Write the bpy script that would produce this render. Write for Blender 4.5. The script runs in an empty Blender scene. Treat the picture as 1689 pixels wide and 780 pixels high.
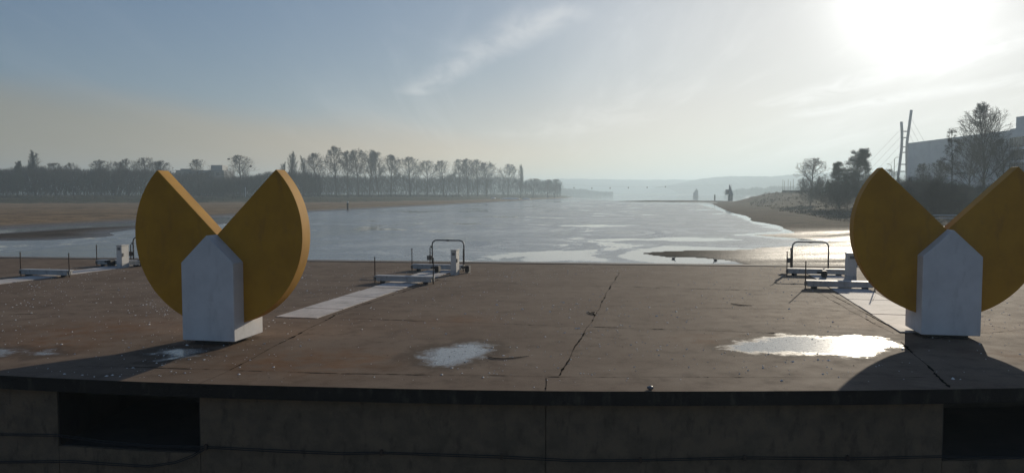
import bpy, math, random
import numpy as np
from mathutils import Vector
random.seed(7)
rng = np.random.default_rng(7)
sc = bpy.context.scene
C = sc.collection
R = math.radians

# ------------------------------------------------------------------ camera
F = 1300.0; CX, HY, CH = 844.5, 319.0, 2.9          # focal length and horizon in photo pixels, eye height over the deck
cam_d = bpy.data.cameras.new('camera'); cam = bpy.data.objects.new('camera', cam_d); C.objects.link(cam)
cam_d.sensor_width = 36; cam_d.lens = 36 * F / 1689
cam_d.clip_start = 0.05; cam_d.clip_end = 12000
pitch = math.atan((390 - HY) / F)
cam.location = (0, 0, CH); cam.rotation_euler = (math.pi / 2 - pitch, 0, 0)
sc.camera = cam

# ------------------------------------------------------------------ light
SUN_AZ, SUN_EL = R(26.7), R(12.8)
S = Vector((math.sin(SUN_AZ) * math.cos(SUN_EL), math.cos(SUN_AZ) * math.cos(SUN_EL), math.sin(SUN_EL)))
w = bpy.data.worlds.new('World'); sc.world = w; w.use_nodes = True
nt = w.node_tree; nt.nodes.clear()
def N(t, typ, **kw):
    n = t.nodes.new(typ)
    for k, v in kw.items(): setattr(n, k, v)
    return n
def mathn(t, op, a, b=None, clamp=False):
    n = t.nodes.new('ShaderNodeMath'); n.operation = op; n.use_clamp = clamp
    for i, v in enumerate((a, b)):
        if v is None: continue
        if isinstance(v, (int, float)): n.inputs[i].default_value = v
        else: t.links.new(v, n.inputs[i])
    return n.outputs[0]
def maprange(t, v, a, b, c=0.0, d=1.0, smooth=True):
    n = t.nodes.new('ShaderNodeMapRange'); n.interpolation_type = 'SMOOTHSTEP' if smooth else 'LINEAR'
    t.links.new(v, n.inputs[0])
    for i, x in enumerate((a, b, c, d)): n.inputs[i + 1].default_value = x
    return n.outputs[0]
def mixcol(t, f, a, b, blend='MIX'):
    n = t.nodes.new('ShaderNodeMix'); n.data_type = 'RGBA'; n.blend_type = blend
    for i, v in ((0, f), (6, a), (7, b)):
        if isinstance(v, (int, float)): n.inputs[i].default_value = v
        elif isinstance(v, tuple): n.inputs[i].default_value = v if len(v) == 4 else v + (1,)
        else: t.links.new(v, n.inputs[i])
    return n.outputs[2]
def noise(t, vec, scale, detail=4, rough=0.55, dist=0.0):
    n = t.nodes.new('ShaderNodeTexNoise'); n.inputs['Scale'].default_value = scale
    n.inputs['Detail'].default_value = detail; n.inputs['Roughness'].default_value = rough
    n.inputs['Distortion'].default_value = dist
    if vec is not None: t.links.new(vec, n.inputs['Vector'])
    return n.outputs['Fac']
def vmul(t, vec, s, off=(0, 0, 0), rot=(0, 0, 0)):
    n = t.nodes.new('ShaderNodeMapping'); t.links.new(vec, n.inputs[0])
    n.inputs['Scale'].default_value = s; n.inputs['Location'].default_value = off; n.inputs['Rotation'].default_value = rot
    return n.outputs[0]

sky = N(nt, 'ShaderNodeTexSky', sky_type='NISHITA', sun_disc=False, sun_elevation=SUN_EL, sun_rotation=SUN_AZ,
        altitude=80, air_density=1.0, dust_density=1.1, ozone_density=2.0)
tc = N(nt, 'ShaderNodeTexCoord')
dn = N(nt, 'ShaderNodeVectorMath', operation='NORMALIZE'); nt.links.new(tc.outputs['Generated'], dn.inputs[0])
sep = N(nt, 'ShaderNodeSeparateXYZ'); nt.links.new(dn.outputs[0], sep.inputs[0])
dz = mathn(nt, 'ADD', mathn(nt, 'MAXIMUM', sep.outputs[2], 0.0), 0.10)
cx = mathn(nt, 'DIVIDE', sep.outputs[0], dz); cy = mathn(nt, 'DIVIDE', sep.outputs[1], dz)
cmb = N(nt, 'ShaderNodeCombineXYZ'); nt.links.new(cx, cmb.inputs[0]); nt.links.new(cy, cmb.inputs[1])
# thin cirrus sheets, drawn out along the wind
cl1 = noise(nt, vmul(nt, cmb.outputs[0], (0.55, 0.16, 1), (3.1, 1.7, 0), (0, 0, R(35))), 1.6, 6, 0.55, 0.4)
cl2 = noise(nt, vmul(nt, cmb.outputs[0], (0.9, 0.14, 1), (0.4, 5.2, 0), (0, 0, R(62))), 2.6, 8, 0.62, 0.8)
m1 = maprange(nt, cl1, 0.46, 0.74); m2 = maprange(nt, cl2, 0.50, 0.80)
# one brighter torn streak, high in the middle
def streak(ax, ay, bx, by, wdt):
    # distance from a segment in the (cx, cy) plane
    vx, vy = bx - ax, by - ay; L2 = vx * vx + vy * vy
    px = mathn(nt, 'SUBTRACT', cx, ax); py = mathn(nt, 'SUBTRACT', cy, ay)
    tt = mathn(nt, 'DIVIDE', mathn(nt, 'ADD', mathn(nt, 'MULTIPLY', px, vx), mathn(nt, 'MULTIPLY', py, vy)), L2, True)
    dx = mathn(nt, 'SUBTRACT', px, mathn(nt, 'MULTIPLY', tt, vx)); dy = mathn(nt, 'SUBTRACT', py, mathn(nt, 'MULTIPLY', tt, vy))
    d = mathn(nt, 'SQRT', mathn(nt, 'ADD', mathn(nt, 'MULTIPLY', dx, dx), mathn(nt, 'MULTIPLY', dy, dy)))
    return maprange(nt, d, wdt, 0.0)
def skypt(px, py):
    v = Vector(((px - CX) / F, 1.0, 0)); v.z = (HY - py) / F; v.normalize()
    return v.x / (v.z + 0.10), v.y / (v.z + 0.10)
a = skypt(690, 152); b = skypt(800, 88); c = skypt(905, 28)
st = mathn(nt, 'MAXIMUM', streak(*a, *b, 0.16), streak(*b, *c, 0.20))
def seg_streak(p0, p1, wd):
    return streak(*skypt(*p0), *skypt(*p1), wd)
r1 = mathn(nt, 'MAXIMUM', seg_streak((1290, 172), (1500, 112), 0.22), mathn(nt, 'MAXIMUM', seg_streak((1500, 112), (1720, 55), 0.30), mathn(nt, 'MAXIMUM', seg_streak((1330, 188), (1720, 128), 0.20), mathn(nt, 'MULTIPLY', seg_streak((880, 222), (1010, 196), 0.5), 0.5))))
rn = noise(nt, vmul(nt, cmb.outputs[0], (1, 0.5, 1), (0, 0, 0), (0, 0, R(20))), 5.0, 8, 0.6, 0.8)
m4 = mathn(nt, 'MULTIPLY', r1, maprange(nt, rn, 0.28, 0.66))
stn = noise(nt, vmul(nt, cmb.outputs[0], (1, 0.45, 1), (0, 0, 0), (0, 0, R(-8))), 6.0, 6, 0.55, 0.5)
m3 = mathn(nt, 'MULTIPLY', st, maprange(nt, stn, 0.22, 0.72))
dot = N(nt, 'ShaderNodeVectorMath', operation='DOT_PRODUCT'); nt.links.new(dn.outputs[0], dot.inputs[0]); dot.inputs[1].default_value = S
dp = mathn(nt, 'MAXIMUM', dot.outputs['Value'], 0.0)
g_in = mathn(nt, 'POWER', dp, 380.0); g_mid = mathn(nt, 'POWER', dp, 60.0); g_out = mathn(nt, 'POWER', dp, 9.0)
SKY_S = 0.05
base = mixcol(nt, 1.0, sky.outputs[0], (SKY_S * 1.09, SKY_S * 1.24, SKY_S * 1.58), 'MULTIPLY')
# thin warm-grey cirrus veil low on the left, with a slanting upper edge
sa = mathn(nt, 'DIVIDE', sep.outputs[0], mathn(nt, 'MAXIMUM', sep.outputs[1], 0.05)); sb = mathn(nt, 'DIVIDE', sep.outputs[2], mathn(nt, 'MAXIMUM', sep.outputs[1], 0.05))
ve = mathn(nt, 'SUBTRACT', mathn(nt, 'SUBTRACT', 0.080, mathn(nt, 'MULTIPLY', sa, 0.12)), sb)
ve = mathn(nt, 'ADD', ve, mathn(nt, 'MULTIPLY', mathn(nt, 'SUBTRACT', cl1, 0.5), 0.05))
veil = mathn(nt, 'MULTIPLY', maprange(nt, ve, -0.004, 0.05), maprange(nt, sa, 0.45, -0.25))
base = mixcol(nt, mathn(nt, 'MULTIPLY', veil, 0.9), base, mixcol(nt, 1.0, base, (1.42, 0.96, 0.65), 'MULTIPLY'))
hz_ = mathn(nt, 'MULTIPLY', maprange(nt, sb, 0.16, 0.0), maprange(nt, sa, -0.6, 0.2))
base = mixcol(nt, hz_, base, mixcol(nt, 1.0, base, (1.85, 1.45, 1.22), 'MULTIPLY'))
glow = mathn(nt, 'ADD', mathn(nt, 'MULTIPLY', g_in, 0.5), mathn(nt, 'ADD', mathn(nt, 'MULTIPLY', g_mid, 0.10), mathn(nt, 'MULTIPLY', g_out, 0.03)))
cm = mathn(nt, 'ADD', mathn(nt, 'MULTIPLY', m1, 0.55), mathn(nt, 'ADD', mathn(nt, 'MULTIPLY', m2, 0.45), mathn(nt, 'ADD', mathn(nt, 'MULTIPLY', m3, 3.4), mathn(nt, 'MULTIPLY', m4, 0.8))))
cl_b = mathn(nt, 'MULTIPLY', cm, mathn(nt, 'ADD', 0.05, mathn(nt, 'ADD', mathn(nt, 'MULTIPLY', g_out, 0.22), mathn(nt, 'MULTIPLY', g_mid, 0.5))))
tot = mathn(nt, 'ADD', glow, cl_b)
gc = N(nt, 'ShaderNodeVectorMath', operation='SCALE'); gc.inputs[0].default_value = (1.0, 0.985, 0.97); nt.links.new(tot, gc.inputs['Scale'])
addc = mixcol(nt, 1.0, base, gc.outputs[0], 'ADD')
# bright veiled sky round the sun: radiance levels off softly
sp = N(nt, 'ShaderNodeSeparateXYZ'); nt.links.new(addc, sp.inputs[0]); cb3 = N(nt, 'ShaderNodeCombineXYZ')
for ch_, top_ in enumerate((0.88, 0.875, 0.86)):
    ex = mathn(nt, 'POWER', math.e, mathn(nt, 'MULTIPLY', sp.outputs[ch_], -1.15 / top_))
    nt.links.new(mathn(nt, 'MULTIPLY', mathn(nt, 'SUBTRACT', 1.0, ex), top_), cb3.inputs[ch_])
cirr = mathn(nt, 'MULTIPLY', mathn(nt, 'ADD', m1, m2), mathn(nt, 'ADD', 0.01, mathn(nt, 'MULTIPLY', g_out, 0.10)))
core = N(nt, 'ShaderNodeVectorMath', operation='SCALE'); core.inputs[0].default_value = (1.0, 0.98, 0.95); nt.links.new(mathn(nt, 'ADD', mathn(nt, 'MULTIPLY', g_in, 0.75), mathn(nt, 'ADD', mathn(nt, 'ADD', cirr, mathn(nt, 'MULTIPLY', g_mid, 0.045)), mathn(nt, 'MULTIPLY', m4, 0.13))), core.inputs['Scale'])
addc = mixcol(nt, 1.0, cb3.outputs[0], core.outputs[0], 'ADD')
bg = N(nt, 'ShaderNodeBackground'); nt.links.new(addc, bg.inputs[0]); bg.inputs[1].default_value = 1.0
wo = N(nt, 'ShaderNodeOutputWorld'); nt.links.new(bg.outputs[0], wo.inputs[0])

sd = bpy.data.lights.new('sun', 'SUN'); sd.energy = 4.0; sd.angle = R(0.6); sd.color = (1.0, 0.89, 0.72)
sun = bpy.data.objects.new('sun', sd); C.objects.link(sun); sun.rotation_euler = S.to_track_quat('Z', 'Y').to_euler()
sc.view_settings.view_transform = 'Standard'; sc.view_settings.look = 'None'
sc.view_settings.exposure = 0.0; sc.view_settings.gamma = 1.0; sc.view_settings.use_curve_mapping = False
sc.render.engine = 'CYCLES'
cy_ = sc.cycles
cy_.max_bounces = 6; cy_.diffuse_bounces = 3; cy_.glossy_bounces = 3; cy_.volume_bounces = 1; cy_.transparent_max_bounces = 6
cy_.use_denoising = True; cy_.caustics_reflective = False; cy_.caustics_refractive = False
cy_.sample_clamp_indirect = 4.0

# ------------------------------------------------------------------ helpers
def at(px, py, z=0.0):
    Y = (CH - z) * F / (py - HY); return Vector(((px - CX) / F * Y, Y, z))
def atY(px, Y, z=0.0): return Vector(((px - CX) / F * Y, Y, z))
def zat(py, Y): return CH - (py - HY) / F * Y
def tag(o, label=None, cat=None, group=None, kind=None):
    if label: o['label'] = label
    if cat: o['category'] = cat
    if group: o['group'] = group
    if kind: o['kind'] = kind
    return o
def mesh(name, V, Fc, mat, parent=None, smooth=False, loc=None):
    me = bpy.data.meshes.new(name); me.from_pydata([tuple(v) for v in V], [], [tuple(f) for f in Fc]); me.update()
    if mat: me.materials.append(mat)
    if smooth: me.polygons.foreach_set('use_smooth', [True] * len(me.polygons))
    o = bpy.data.objects.new(name, me); C.objects.link(o)
    if parent: o.parent = parent
    if loc is not None: o.location = loc
    return o
def empty(name, loc, rz=0.0, label=None, cat=None, group=None):
    o = bpy.data.objects.new(name, None); C.objects.link(o); o.location = loc; o.rotation_euler = (0, 0, rz); o.empty_display_size = 0.3
    return tag(o, label, cat, group)
class MB:
    def __init__(s): s.V = []; s.F = []
    def add(s, V, Fc):
        n = len(s.V); s.V += [tuple(v) for v in V]; s.F += [tuple(i + n for i in f) for f in Fc]; return s
    def box(s, x0, x1, y0, y1, z0, z1, b=0.0):
        if b <= 0:
            V = [(x, y, z) for x in (x0, x1) for y in (y0, y1) for z in (z0, z1)]
            return s.add(V, [(0, 1, 3, 2), (4, 6, 7, 5), (0, 4, 5, 1), (2, 3, 7, 6), (0, 2, 6, 4), (1, 5, 7, 3)])
        import bmesh
        bm = bmesh.new(); bmesh.ops.create_cube(bm, size=1)
        for v in bm.verts: v.co = Vector(((x0 + x1) / 2 + v.co.x * (x1 - x0), (y0 + y1) / 2 + v.co.y * (y1 - y0), (z0 + z1) / 2 + v.co.z * (z1 - z0)))
        bmesh.ops.bevel(bm, geom=bm.edges[:], offset=b, segments=2, affect='EDGES')
        bm.verts.index_update(); V = [v.co[:] for v in bm.verts]; Fc = [[v.index for v in f.verts] for f in bm.faces]; bm.free()
        return s.add(V, Fc)
    def prism(s, prof, y0, y1):          # (x, z) outline pushed along y
        n = len(prof); V = [(x, y0, z) for x, z in prof] + [(x, y1, z) for x, z in prof]
        return s.add(V, [tuple(range(n)), tuple(range(2 * n - 1, n - 1, -1))] + [(i, i + n, (i + 1) % n + n, (i + 1) % n) for i in range(n)])
    def tube(s, pts, r, n=8):
        pts = [Vector(p) for p in pts]; V = []; Fc = []; up = Vector((0, 0, 1)); prev = None
        for i, p in enumerate(pts):
            d = (pts[min(i + 1, len(pts) - 1)] - pts[max(i - 1, 0)]).normalized()
            if prev is None: a_ = d.orthogonal().normalized()
            else: a_ = (prev - d * prev.dot(d)).normalized()
            prev = a_; b_ = d.cross(a_); rr = r[i] if isinstance(r, (list, tuple)) else r
            V += [p + (a_ * math.cos(t) + b_ * math.sin(t)) * rr for t in [2 * math.pi * k / n for k in range(n)]]
        for i in range(len(pts) - 1):
            for k in range(n): Fc.append((i * n + k, i * n + (k + 1) % n, (i + 1) * n + (k + 1) % n, (i + 1) * n + k))
        Fc += [tuple(range(n - 1, -1, -1)), tuple(range((len(pts) - 1) * n, len(pts) * n))]
        return s.add(V, Fc)
    def build(s, name, mat, parent=None, loc=None, smooth=False): return mesh(name, s.V, s.F, mat, parent, smooth, loc)
def sdf(P, poly):                        # signed distance, positive inside; P (n,2)
    poly = np.asarray(poly, float); A = poly; B = np.roll(poly, -1, 0)
    d2 = np.full(len(P), 1e18); ins = np.zeros(len(P), bool)
    for (ax, ay), (bx, by) in zip(A, B):
        vx, vy = bx - ax, by - ay; L2 = vx * vx + vy * vy + 1e-12
        t = np.clip(((P[:, 0] - ax) * vx + (P[:, 1] - ay) * vy) / L2, 0, 1)
        d2 = np.minimum(d2, (P[:, 0] - ax - t * vx) ** 2 + (P[:, 1] - ay - t * vy) ** 2)
        c_ = ((ay > P[:, 1]) != (by > P[:, 1])) & (P[:, 0] < (bx - ax) * (P[:, 1] - ay) / (by - ay + 1e-12) + ax)
        ins ^= c_
    return np.sqrt(d2) * np.where(ins, 1, -1)
def sm(x, a_, b_):
    t = np.clip((x - a_) / (b_ - a_), 0, 1); return t * t * (3 - 2 * t)
def wob(x, y, s, seed=0):                # cheap smooth noise
    r = np.random.default_rng(seed); o = 0
    for k in range(5):
        f = (1.9 ** k) / s; th = r.uniform(0, 6.28); ph = r.uniform(0, 6.28, 2)
        o = o + np.sin(x * f * math.cos(th) + y * f * math.sin(th) + ph[0] + 1.3 * np.sin(x * f * .6 * math.sin(th) - y * f * .6 * math.cos(th) + ph[1])) / (1.5 ** k)
    return o / 2.2

# ------------------------------------------------------------------ materials
def mat(name, col=(0.5, 0.5, 0.5), rough=0.8, metal=0.0, spec=0.5):
    m = bpy.data.materials.new(name); m.use_nodes = True; t = m.node_tree; p = t.nodes['Principled BSDF']
    p.inputs['Base Color'].default_value = (*col, 1); p.inputs['Roughness'].default_value = rough
    p.inputs['Metallic'].default_value = metal; p.inputs['Specular IOR Level'].default_value = spec
    return m, t, p
def bump(t, p, h, strength, dist):
    b_ = t.nodes.new('ShaderNodeBump'); b_.inputs['Strength'].default_value = strength; b_.inputs['Distance'].default_value = dist
    t.links.new(h, b_.inputs['Height']); t.links.new(b_.outputs[0], p.inputs['Normal'])
def coord(t, which='Object'): return N(t, 'ShaderNodeTexCoord').outputs[which]
def wpos(t): return N(t, 'ShaderNodeNewGeometry').outputs['Position']
def weathered(name, c1, c2, dark, rough=0.75, scale=3.0, bstr=0.25, bdist=0.01, speck=0.5, metal=0, spec=0.5, world=False):
    m, t, p = mat(name, c1, rough, metal, spec); v = wpos(t) if world else coord(t)
    n1 = noise(t, v, scale, 6, 0.6); n2 = noise(t, v, scale * 9, 5, 0.7); n3 = noise(t, vmul(t, v, (1.6, 1.6, 0.6)), scale * 1.6, 5, 0.6)
    c_ = mixcol(t, maprange(t, n1, 0.35, 0.68), c1, c2)
    c_ = mixcol(t, mathn(t, 'MULTIPLY', maprange(t, n3, 0.52, 0.75), speck), c_, dark)
    c_ = mixcol(t, mathn(t, 'MULTIPLY', maprange(t, n2, 0.60, 0.72), speck * 0.6), c_, dark)
    t.links.new(c_, p.inputs['Base Color']); bump(t, p, n2, bstr, bdist)
    return m

M = {}
# deck: old brown-grey concrete with frozen puddles and rust stains (vertex attributes wet, stain)
m, t, p = mat('deck_concrete'); M['deck'] = m; v = wpos(t)
aw = N(t, 'ShaderNodeAttribute', attribute_name='wet').outputs['Fac']; as_ = N(t, 'ShaderNodeAttribute', attribute_name='stain').outputs['Fac']
n1 = noise(t, v, 0.35, 6, 0.6); n2 = noise(t, v, 2.2, 6, 0.62); n3 = noise(t, v, 45, 4, 0.7); n4 = noise(t, vmul(t, v, (1, 1, 1), off=(7, 3, 0)), 0.8, 7, 0.65)
c_ = mixcol(t, maprange(t, n1, 0.35, 0.65), (0.150, 0.118, 0.096), (0.190, 0.156, 0.130))
c_ = mixcol(t, mathn(t, 'MULTIPLY', maprange(t, n2, 0.48, 0.70), 0.75), c_, (0.100, 0.080, 0.066))
c_ = mixcol(t, mathn(t, 'MULTIPLY', maprange(t, n4, 0.48, 0.66), 0.6), c_, (0.215, 0.18, 0.15))
c_ = mixcol(t, mathn(t, 'MULTIPLY', maprange(t, n3, 0.54, 0.66), 0.5), c_, (0.28, 0.25, 0.22))
c_ = mixcol(t, mathn(t, 'MULTIPLY', mathn(t, 'MULTIPLY', as_, maprange(t, n2, 0.3, 0.65)), 0.55), c_, (0.20, 0.105, 0.05))
# damp fringe and the frozen film itself
wn = mathn(t, 'ADD', aw, mathn(t, 'MULTIPLY', mathn(t, 'SUBTRACT', noise(t, v, 2.6, 10, 0.74), 0.5), 1.25))
damp = maprange(t, wn, 0.02, 0.40); film = maprange(t, wn, 0.36, 0.70)
c_ = mixcol(t, mathn(t, 'MULTIPLY', damp, 0.7), c_, (0.07, 0.055, 0.045))
n5 = noise(t, vmul(t, v, (1, 1, 1)), 14, 6, 0.7)
c_ = mixcol(t, mathn(t, 'MULTIPLY', film, maprange(t, n5, 0.35, 0.7, 0.25, 0.85)), c_, (0.30, 0.34, 0.38))
c_ = mixcol(t, 1.0, c_, (1.20, 1.085, 0.94), 'MULTIPLY')
t.links.new(c_, p.inputs['Base Color'])
rg = maprange(t, n2, 0.3, 0.7, 0.76, 0.86, False)
rf = mathn(t, 'ADD', 0.10, mathn(t, 'MULTIPLY', n5, 0.22))
mr = N(t, 'ShaderNodeMix'); t.links.new(film, mr.inputs[0]); t.links.new(rg, mr.inputs[2]); t.links.new(rf, mr.inputs[3])
t.links.new(mr.outputs[0], p.inputs['Roughness'])
hb = mathn(t, 'ADD', mathn(t, 'MULTIPLY', n3, mathn(t, 'SUBTRACT', 1.0, mathn(t, 'MULTIPLY', film, 0.75))), mathn(t, 'MULTIPLY', noise(t, v, 120, 3, 0.6), 0.5))
bump(t, p, hb, 0.35, 0.004)
ms = N(t, 'ShaderNodeMix'); t.links.new(film, ms.inputs[0]); ms.inputs[2].default_value = 0.04; ms.inputs[3].default_value = 0.7; t.links.new(ms.outputs[0], p.inputs['Specular IOR Level'])

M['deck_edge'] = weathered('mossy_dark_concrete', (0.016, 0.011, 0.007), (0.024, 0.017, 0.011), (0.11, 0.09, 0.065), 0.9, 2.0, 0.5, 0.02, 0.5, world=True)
M['wall'] = weathered('stained_wall_concrete', (0.220, 0.152, 0.094), (0.150, 0.108, 0.068), (0.055, 0.040, 0.027), 0.9, 3.0, 0.8, 0.03, 0.6, world=True)
M['recess'] = weathered('shade_dark_concrete', (0.035, 0.028, 0.021), (0.055, 0.044, 0.033), (0.006, 0.006, 0.006), 0.95, 1.0, world=True)  # near-black colour stands in for deep shade inside the wall openings
M['moss'] = weathered('joint_moss', (0.008, 0.007, 0.005), (0.014, 0.011, 0.008), (0.006, 0.006, 0.005), 1.0, 6, 0.1, 0.002, 0.5, 0, 0.0, world=True)
M['slab'] = weathered('pale_slab_concrete', (0.66, 0.60, 0.55), (0.46, 0.42, 0.38), (0.20, 0.18, 0.16), 0.8, 1.2, 0.4, 0.01, 0.6, world=True)
M['white'] = weathered('white_painted_concrete', (0.74, 0.73, 0.72), (0.66, 0.65, 0.64), (0.36, 0.34, 0.31), 0.75, 1.7, 0.3, 0.006, 0.32)
M['yellow'] = weathered('ochre_yellow_paint', (0.56, 0.278, 0.020), (0.47, 0.228, 0.016), (0.30, 0.14, 0.03), 0.8, 1.6, 0.4, 0.006, 0.45)
M['beam'] = weathered('white_beam_paint', (0.52, 0.52, 0.51), (0.42, 0.42, 0.41), (0.2, 0.19, 0.17), 0.6, 3, 0.3, 0.005, 0.6)
M['cab'] = weathered('cream_cabinet_paint', (0.66, 0.64, 0.60), (0.58, 0.56, 0.52), (0.3, 0.28, 0.25), 0.5, 3, 0.15, 0.003, 0.4)
M['steel'] = mat('galvanised_steel', (0.16, 0.165, 0.17), 0.45, 0.7)[0]
M['black'] = mat('black_rubber', (0.018, 0.018, 0.02), 0.6)[0]
M['grey'] = mat('grey_box_metal', (0.16, 0.16, 0.155), 0.5, 0.2)[0]
M['rust'] = weathered('rusty_post', (0.07, 0.045, 0.03), (0.10, 0.06, 0.04), (0.03, 0.02, 0.015), 0.8, 8)
M['crumb'] = mat('white_shell', (0.85, 0.83, 0.79), 0.7, 0, 0.3)[0]
M['stick'] = mat('dry_stick', (0.035, 0.025, 0.018), 0.9)[0]
M['bark'] = mat('winter_bark', (0.055, 0.046, 0.040), 0.95)[0]
M['twig'] = mat('winter_twigs', (0.060, 0.048, 0.040), 0.95)[0]
M['birch'] = mat('birch_twigs', (0.085, 0.065, 0.05), 0.95)[0]
M['brush'] = mat('woodland_twigs', (0.032, 0.030, 0.026), 0.95)[0]
M['needle'] = mat('dark_needles', (0.028, 0.040, 0.024), 0.8)[0]
M['reed'] = mat('dry_grass', (0.17, 0.13, 0.085), 0.9)[0]
M['hill'] = weathered('wooded_hill', (0.05, 0.055, 0.04), (0.07, 0.065, 0.05), (0.03, 0.035, 0.03), 0.95, 0.01, world=True)
M['bld'] = weathered('grey_cladding', (0.72, 0.73, 0.73), (0.62, 0.63, 0.64), (0.45, 0.45, 0.45), 0.6, 0.3, 0.1, 0.01, 0.3)
M['bld3'] = weathered('dark_cladding', (0.14, 0.15, 0.16), (0.12, 0.13, 0.14), (0.08, 0.08, 0.08), 0.8, 0.3)
M['bld2'] = weathered('pale_render', (0.33, 0.33, 0.32), (0.28, 0.28, 0.28), (0.18, 0.18, 0.18), 0.7, 0.3)
M['glass'] = mat('window_glass', (0.04, 0.05, 0.06), 0.08)[0]
M['pylon'] = mat('pylon_paint', (0.33, 0.34, 0.35), 0.5)[0]
M['sail'] = mat('tower_cladding', (0.08, 0.10, 0.16), 0.5)[0]
M['white_and_glare'] = mat('white_paint_and_glare', (0.85, 0.86, 0.88), 0.4)[0]  # white for poles, rails and caps; also stands in for shore glare
M['wood'] = weathered('old_pile', (0.06, 0.05, 0.04), (0.09, 0.075, 0.06), (0.03, 0.025, 0.02), 0.9, 5)
M['feather'] = mat('dark_feathers', (0.03, 0.027, 0.025), 0.6)[0]

# ------------------------------------------------------------------ polar sheets (dense where the place is seen)
WZ = -1.5
pxs = np.concatenate([np.linspace(-4200, -60, 60), np.arange(-55, 1745, 3.0), np.linspace(1750, 5800, 60)])
dys = np.concatenate([np.arange(1.1, 3, 0.19), np.arange(3, 40, 0.42), np.arange(40, 60, 0.8), np.arange(60, 150, 1.3), np.arange(150, 175, 5), np.array([190, 220, 260, 330, 450])])
Ys = np.sort((CH - WZ) * F / dys)
def grid(pxs, Ys):
    PX, YY = np.meshgrid(pxs, Ys); X = (PX - CX) / F * YY
    nx, ny = len(pxs), len(Ys); i = np.arange(nx - 1)[None, :] + np.arange(ny - 1)[:, None] * nx
    Fq = np.stack([i, i + 1, i + 1 + nx, i + nx], -1).reshape(-1, 4)
    return PX.ravel(), X.ravel(), YY.ravel(), Fq
def sheet(name, X, Y, Z, Fq, material, attrs={}, smooth=True):
    me = bpy.data.meshes.new(name); nv = len(X); nf = len(Fq)
    me.vertices.add(nv); me.vertices.foreach_set('co', np.stack([X, Y, Z], -1).astype(np.float32).ravel())
    me.loops.add(nf * 4); me.loops.foreach_set('vertex_index', Fq.astype(np.int32).ravel())
    me.polygons.add(nf); me.polygons.foreach_set('loop_start', np.arange(nf, dtype=np.int32) * 4)
    me.update(calc_edges=True); me.validate()
    me.polygons.foreach_set('use_smooth', np.full(len(me.polygons), smooth))
    for k, a_ in attrs.items():
        if a_.ndim == 1: at_ = me.attributes.new(k, 'FLOAT', 'POINT'); at_.data.foreach_set('value', a_.astype(np.float32))
        else:
            at_ = me.attributes.new(k, 'FLOAT_COLOR', 'POINT'); at_.data.foreach_set('color', np.concatenate([a_, np.ones((nv, 1))], 1).astype(np.float32).ravel())
    me.materials.append(material); o = bpy.data.objects.new(name, me); C.objects.link(o); return o
def W(poly, z=WZ): return [tuple(at(x, y, z)[:2]) for x, y in poly]

SHORE_R = W([(1228, 331.2), (1215, 332.8), (1190, 333.6), (1172, 335.6), (1184, 341), (1191, 345), (1208, 351), (1233, 357.5), (1241, 365), (1269, 369), (1285, 373),
             (1297, 378), (1314, 384), (1285, 385.5), (1239, 387.6), (1275, 390.6), (1335, 394.5), (1372, 399), (1350, 405), (1256, 409), (1236, 412.5), (1180, 413), (1110, 414.5), (1060, 417.7),
             (1082, 421), (1105, 423.6), (1146, 424), (1190, 427.5), (1216, 431), (1235, 437), (1230, 447), (1228, 460)]) + [(14, 20), (400, 18), (4000, 300), (9000, 5500), (1500, 5600), (700, 2200)]
SPIT = W([(1010, 332.4), (1050, 331.2), (1110, 330.9), (1190, 331.4), (1215, 332.2), (1200, 334.2), (1120, 333.5), (1060, 333.2)])
MUD_L = W([(-900, 470), (-300, 412), (0, 397.5), (85, 396), (133, 393), (171, 391), (190, 388), (178, 384.5), (205, 380.5), (250, 376), (330, 371), (420, 366), (330, 368), (223, 372), (103, 377), (0, 384.5), (-300, 398), (-1000, 440)])
SAND = W([(-1500, 470), (-600, 405), (0, 379), (103, 373.5), (223, 367.5), (300, 362.5), (400, 356.5), (512, 349.7), (575, 346.5), (640, 343), (690, 340.5), (740, 338), (850, 332), (944, 326.5)]) + [(60, 900), (-1500, 900), (-1500, 120)]
BANK = W([(-1500, 358), (-600, 343), (0, 337.5), (250, 336.2), (512, 335.6), (640, 333.5), (740, 331.6), (850, 328.6), (935, 325.9), (948, 325)]) + [(75, 1050), (150, 2250), (120, 5600), (-9000, 5600), (-4000, 300), (-900, 150)]
FAR = [(-300, 2300), (150, 2280), (420, 2200), (700, 2250), (1500, 2600), (1500, 5600), (-300, 5600)]
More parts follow.
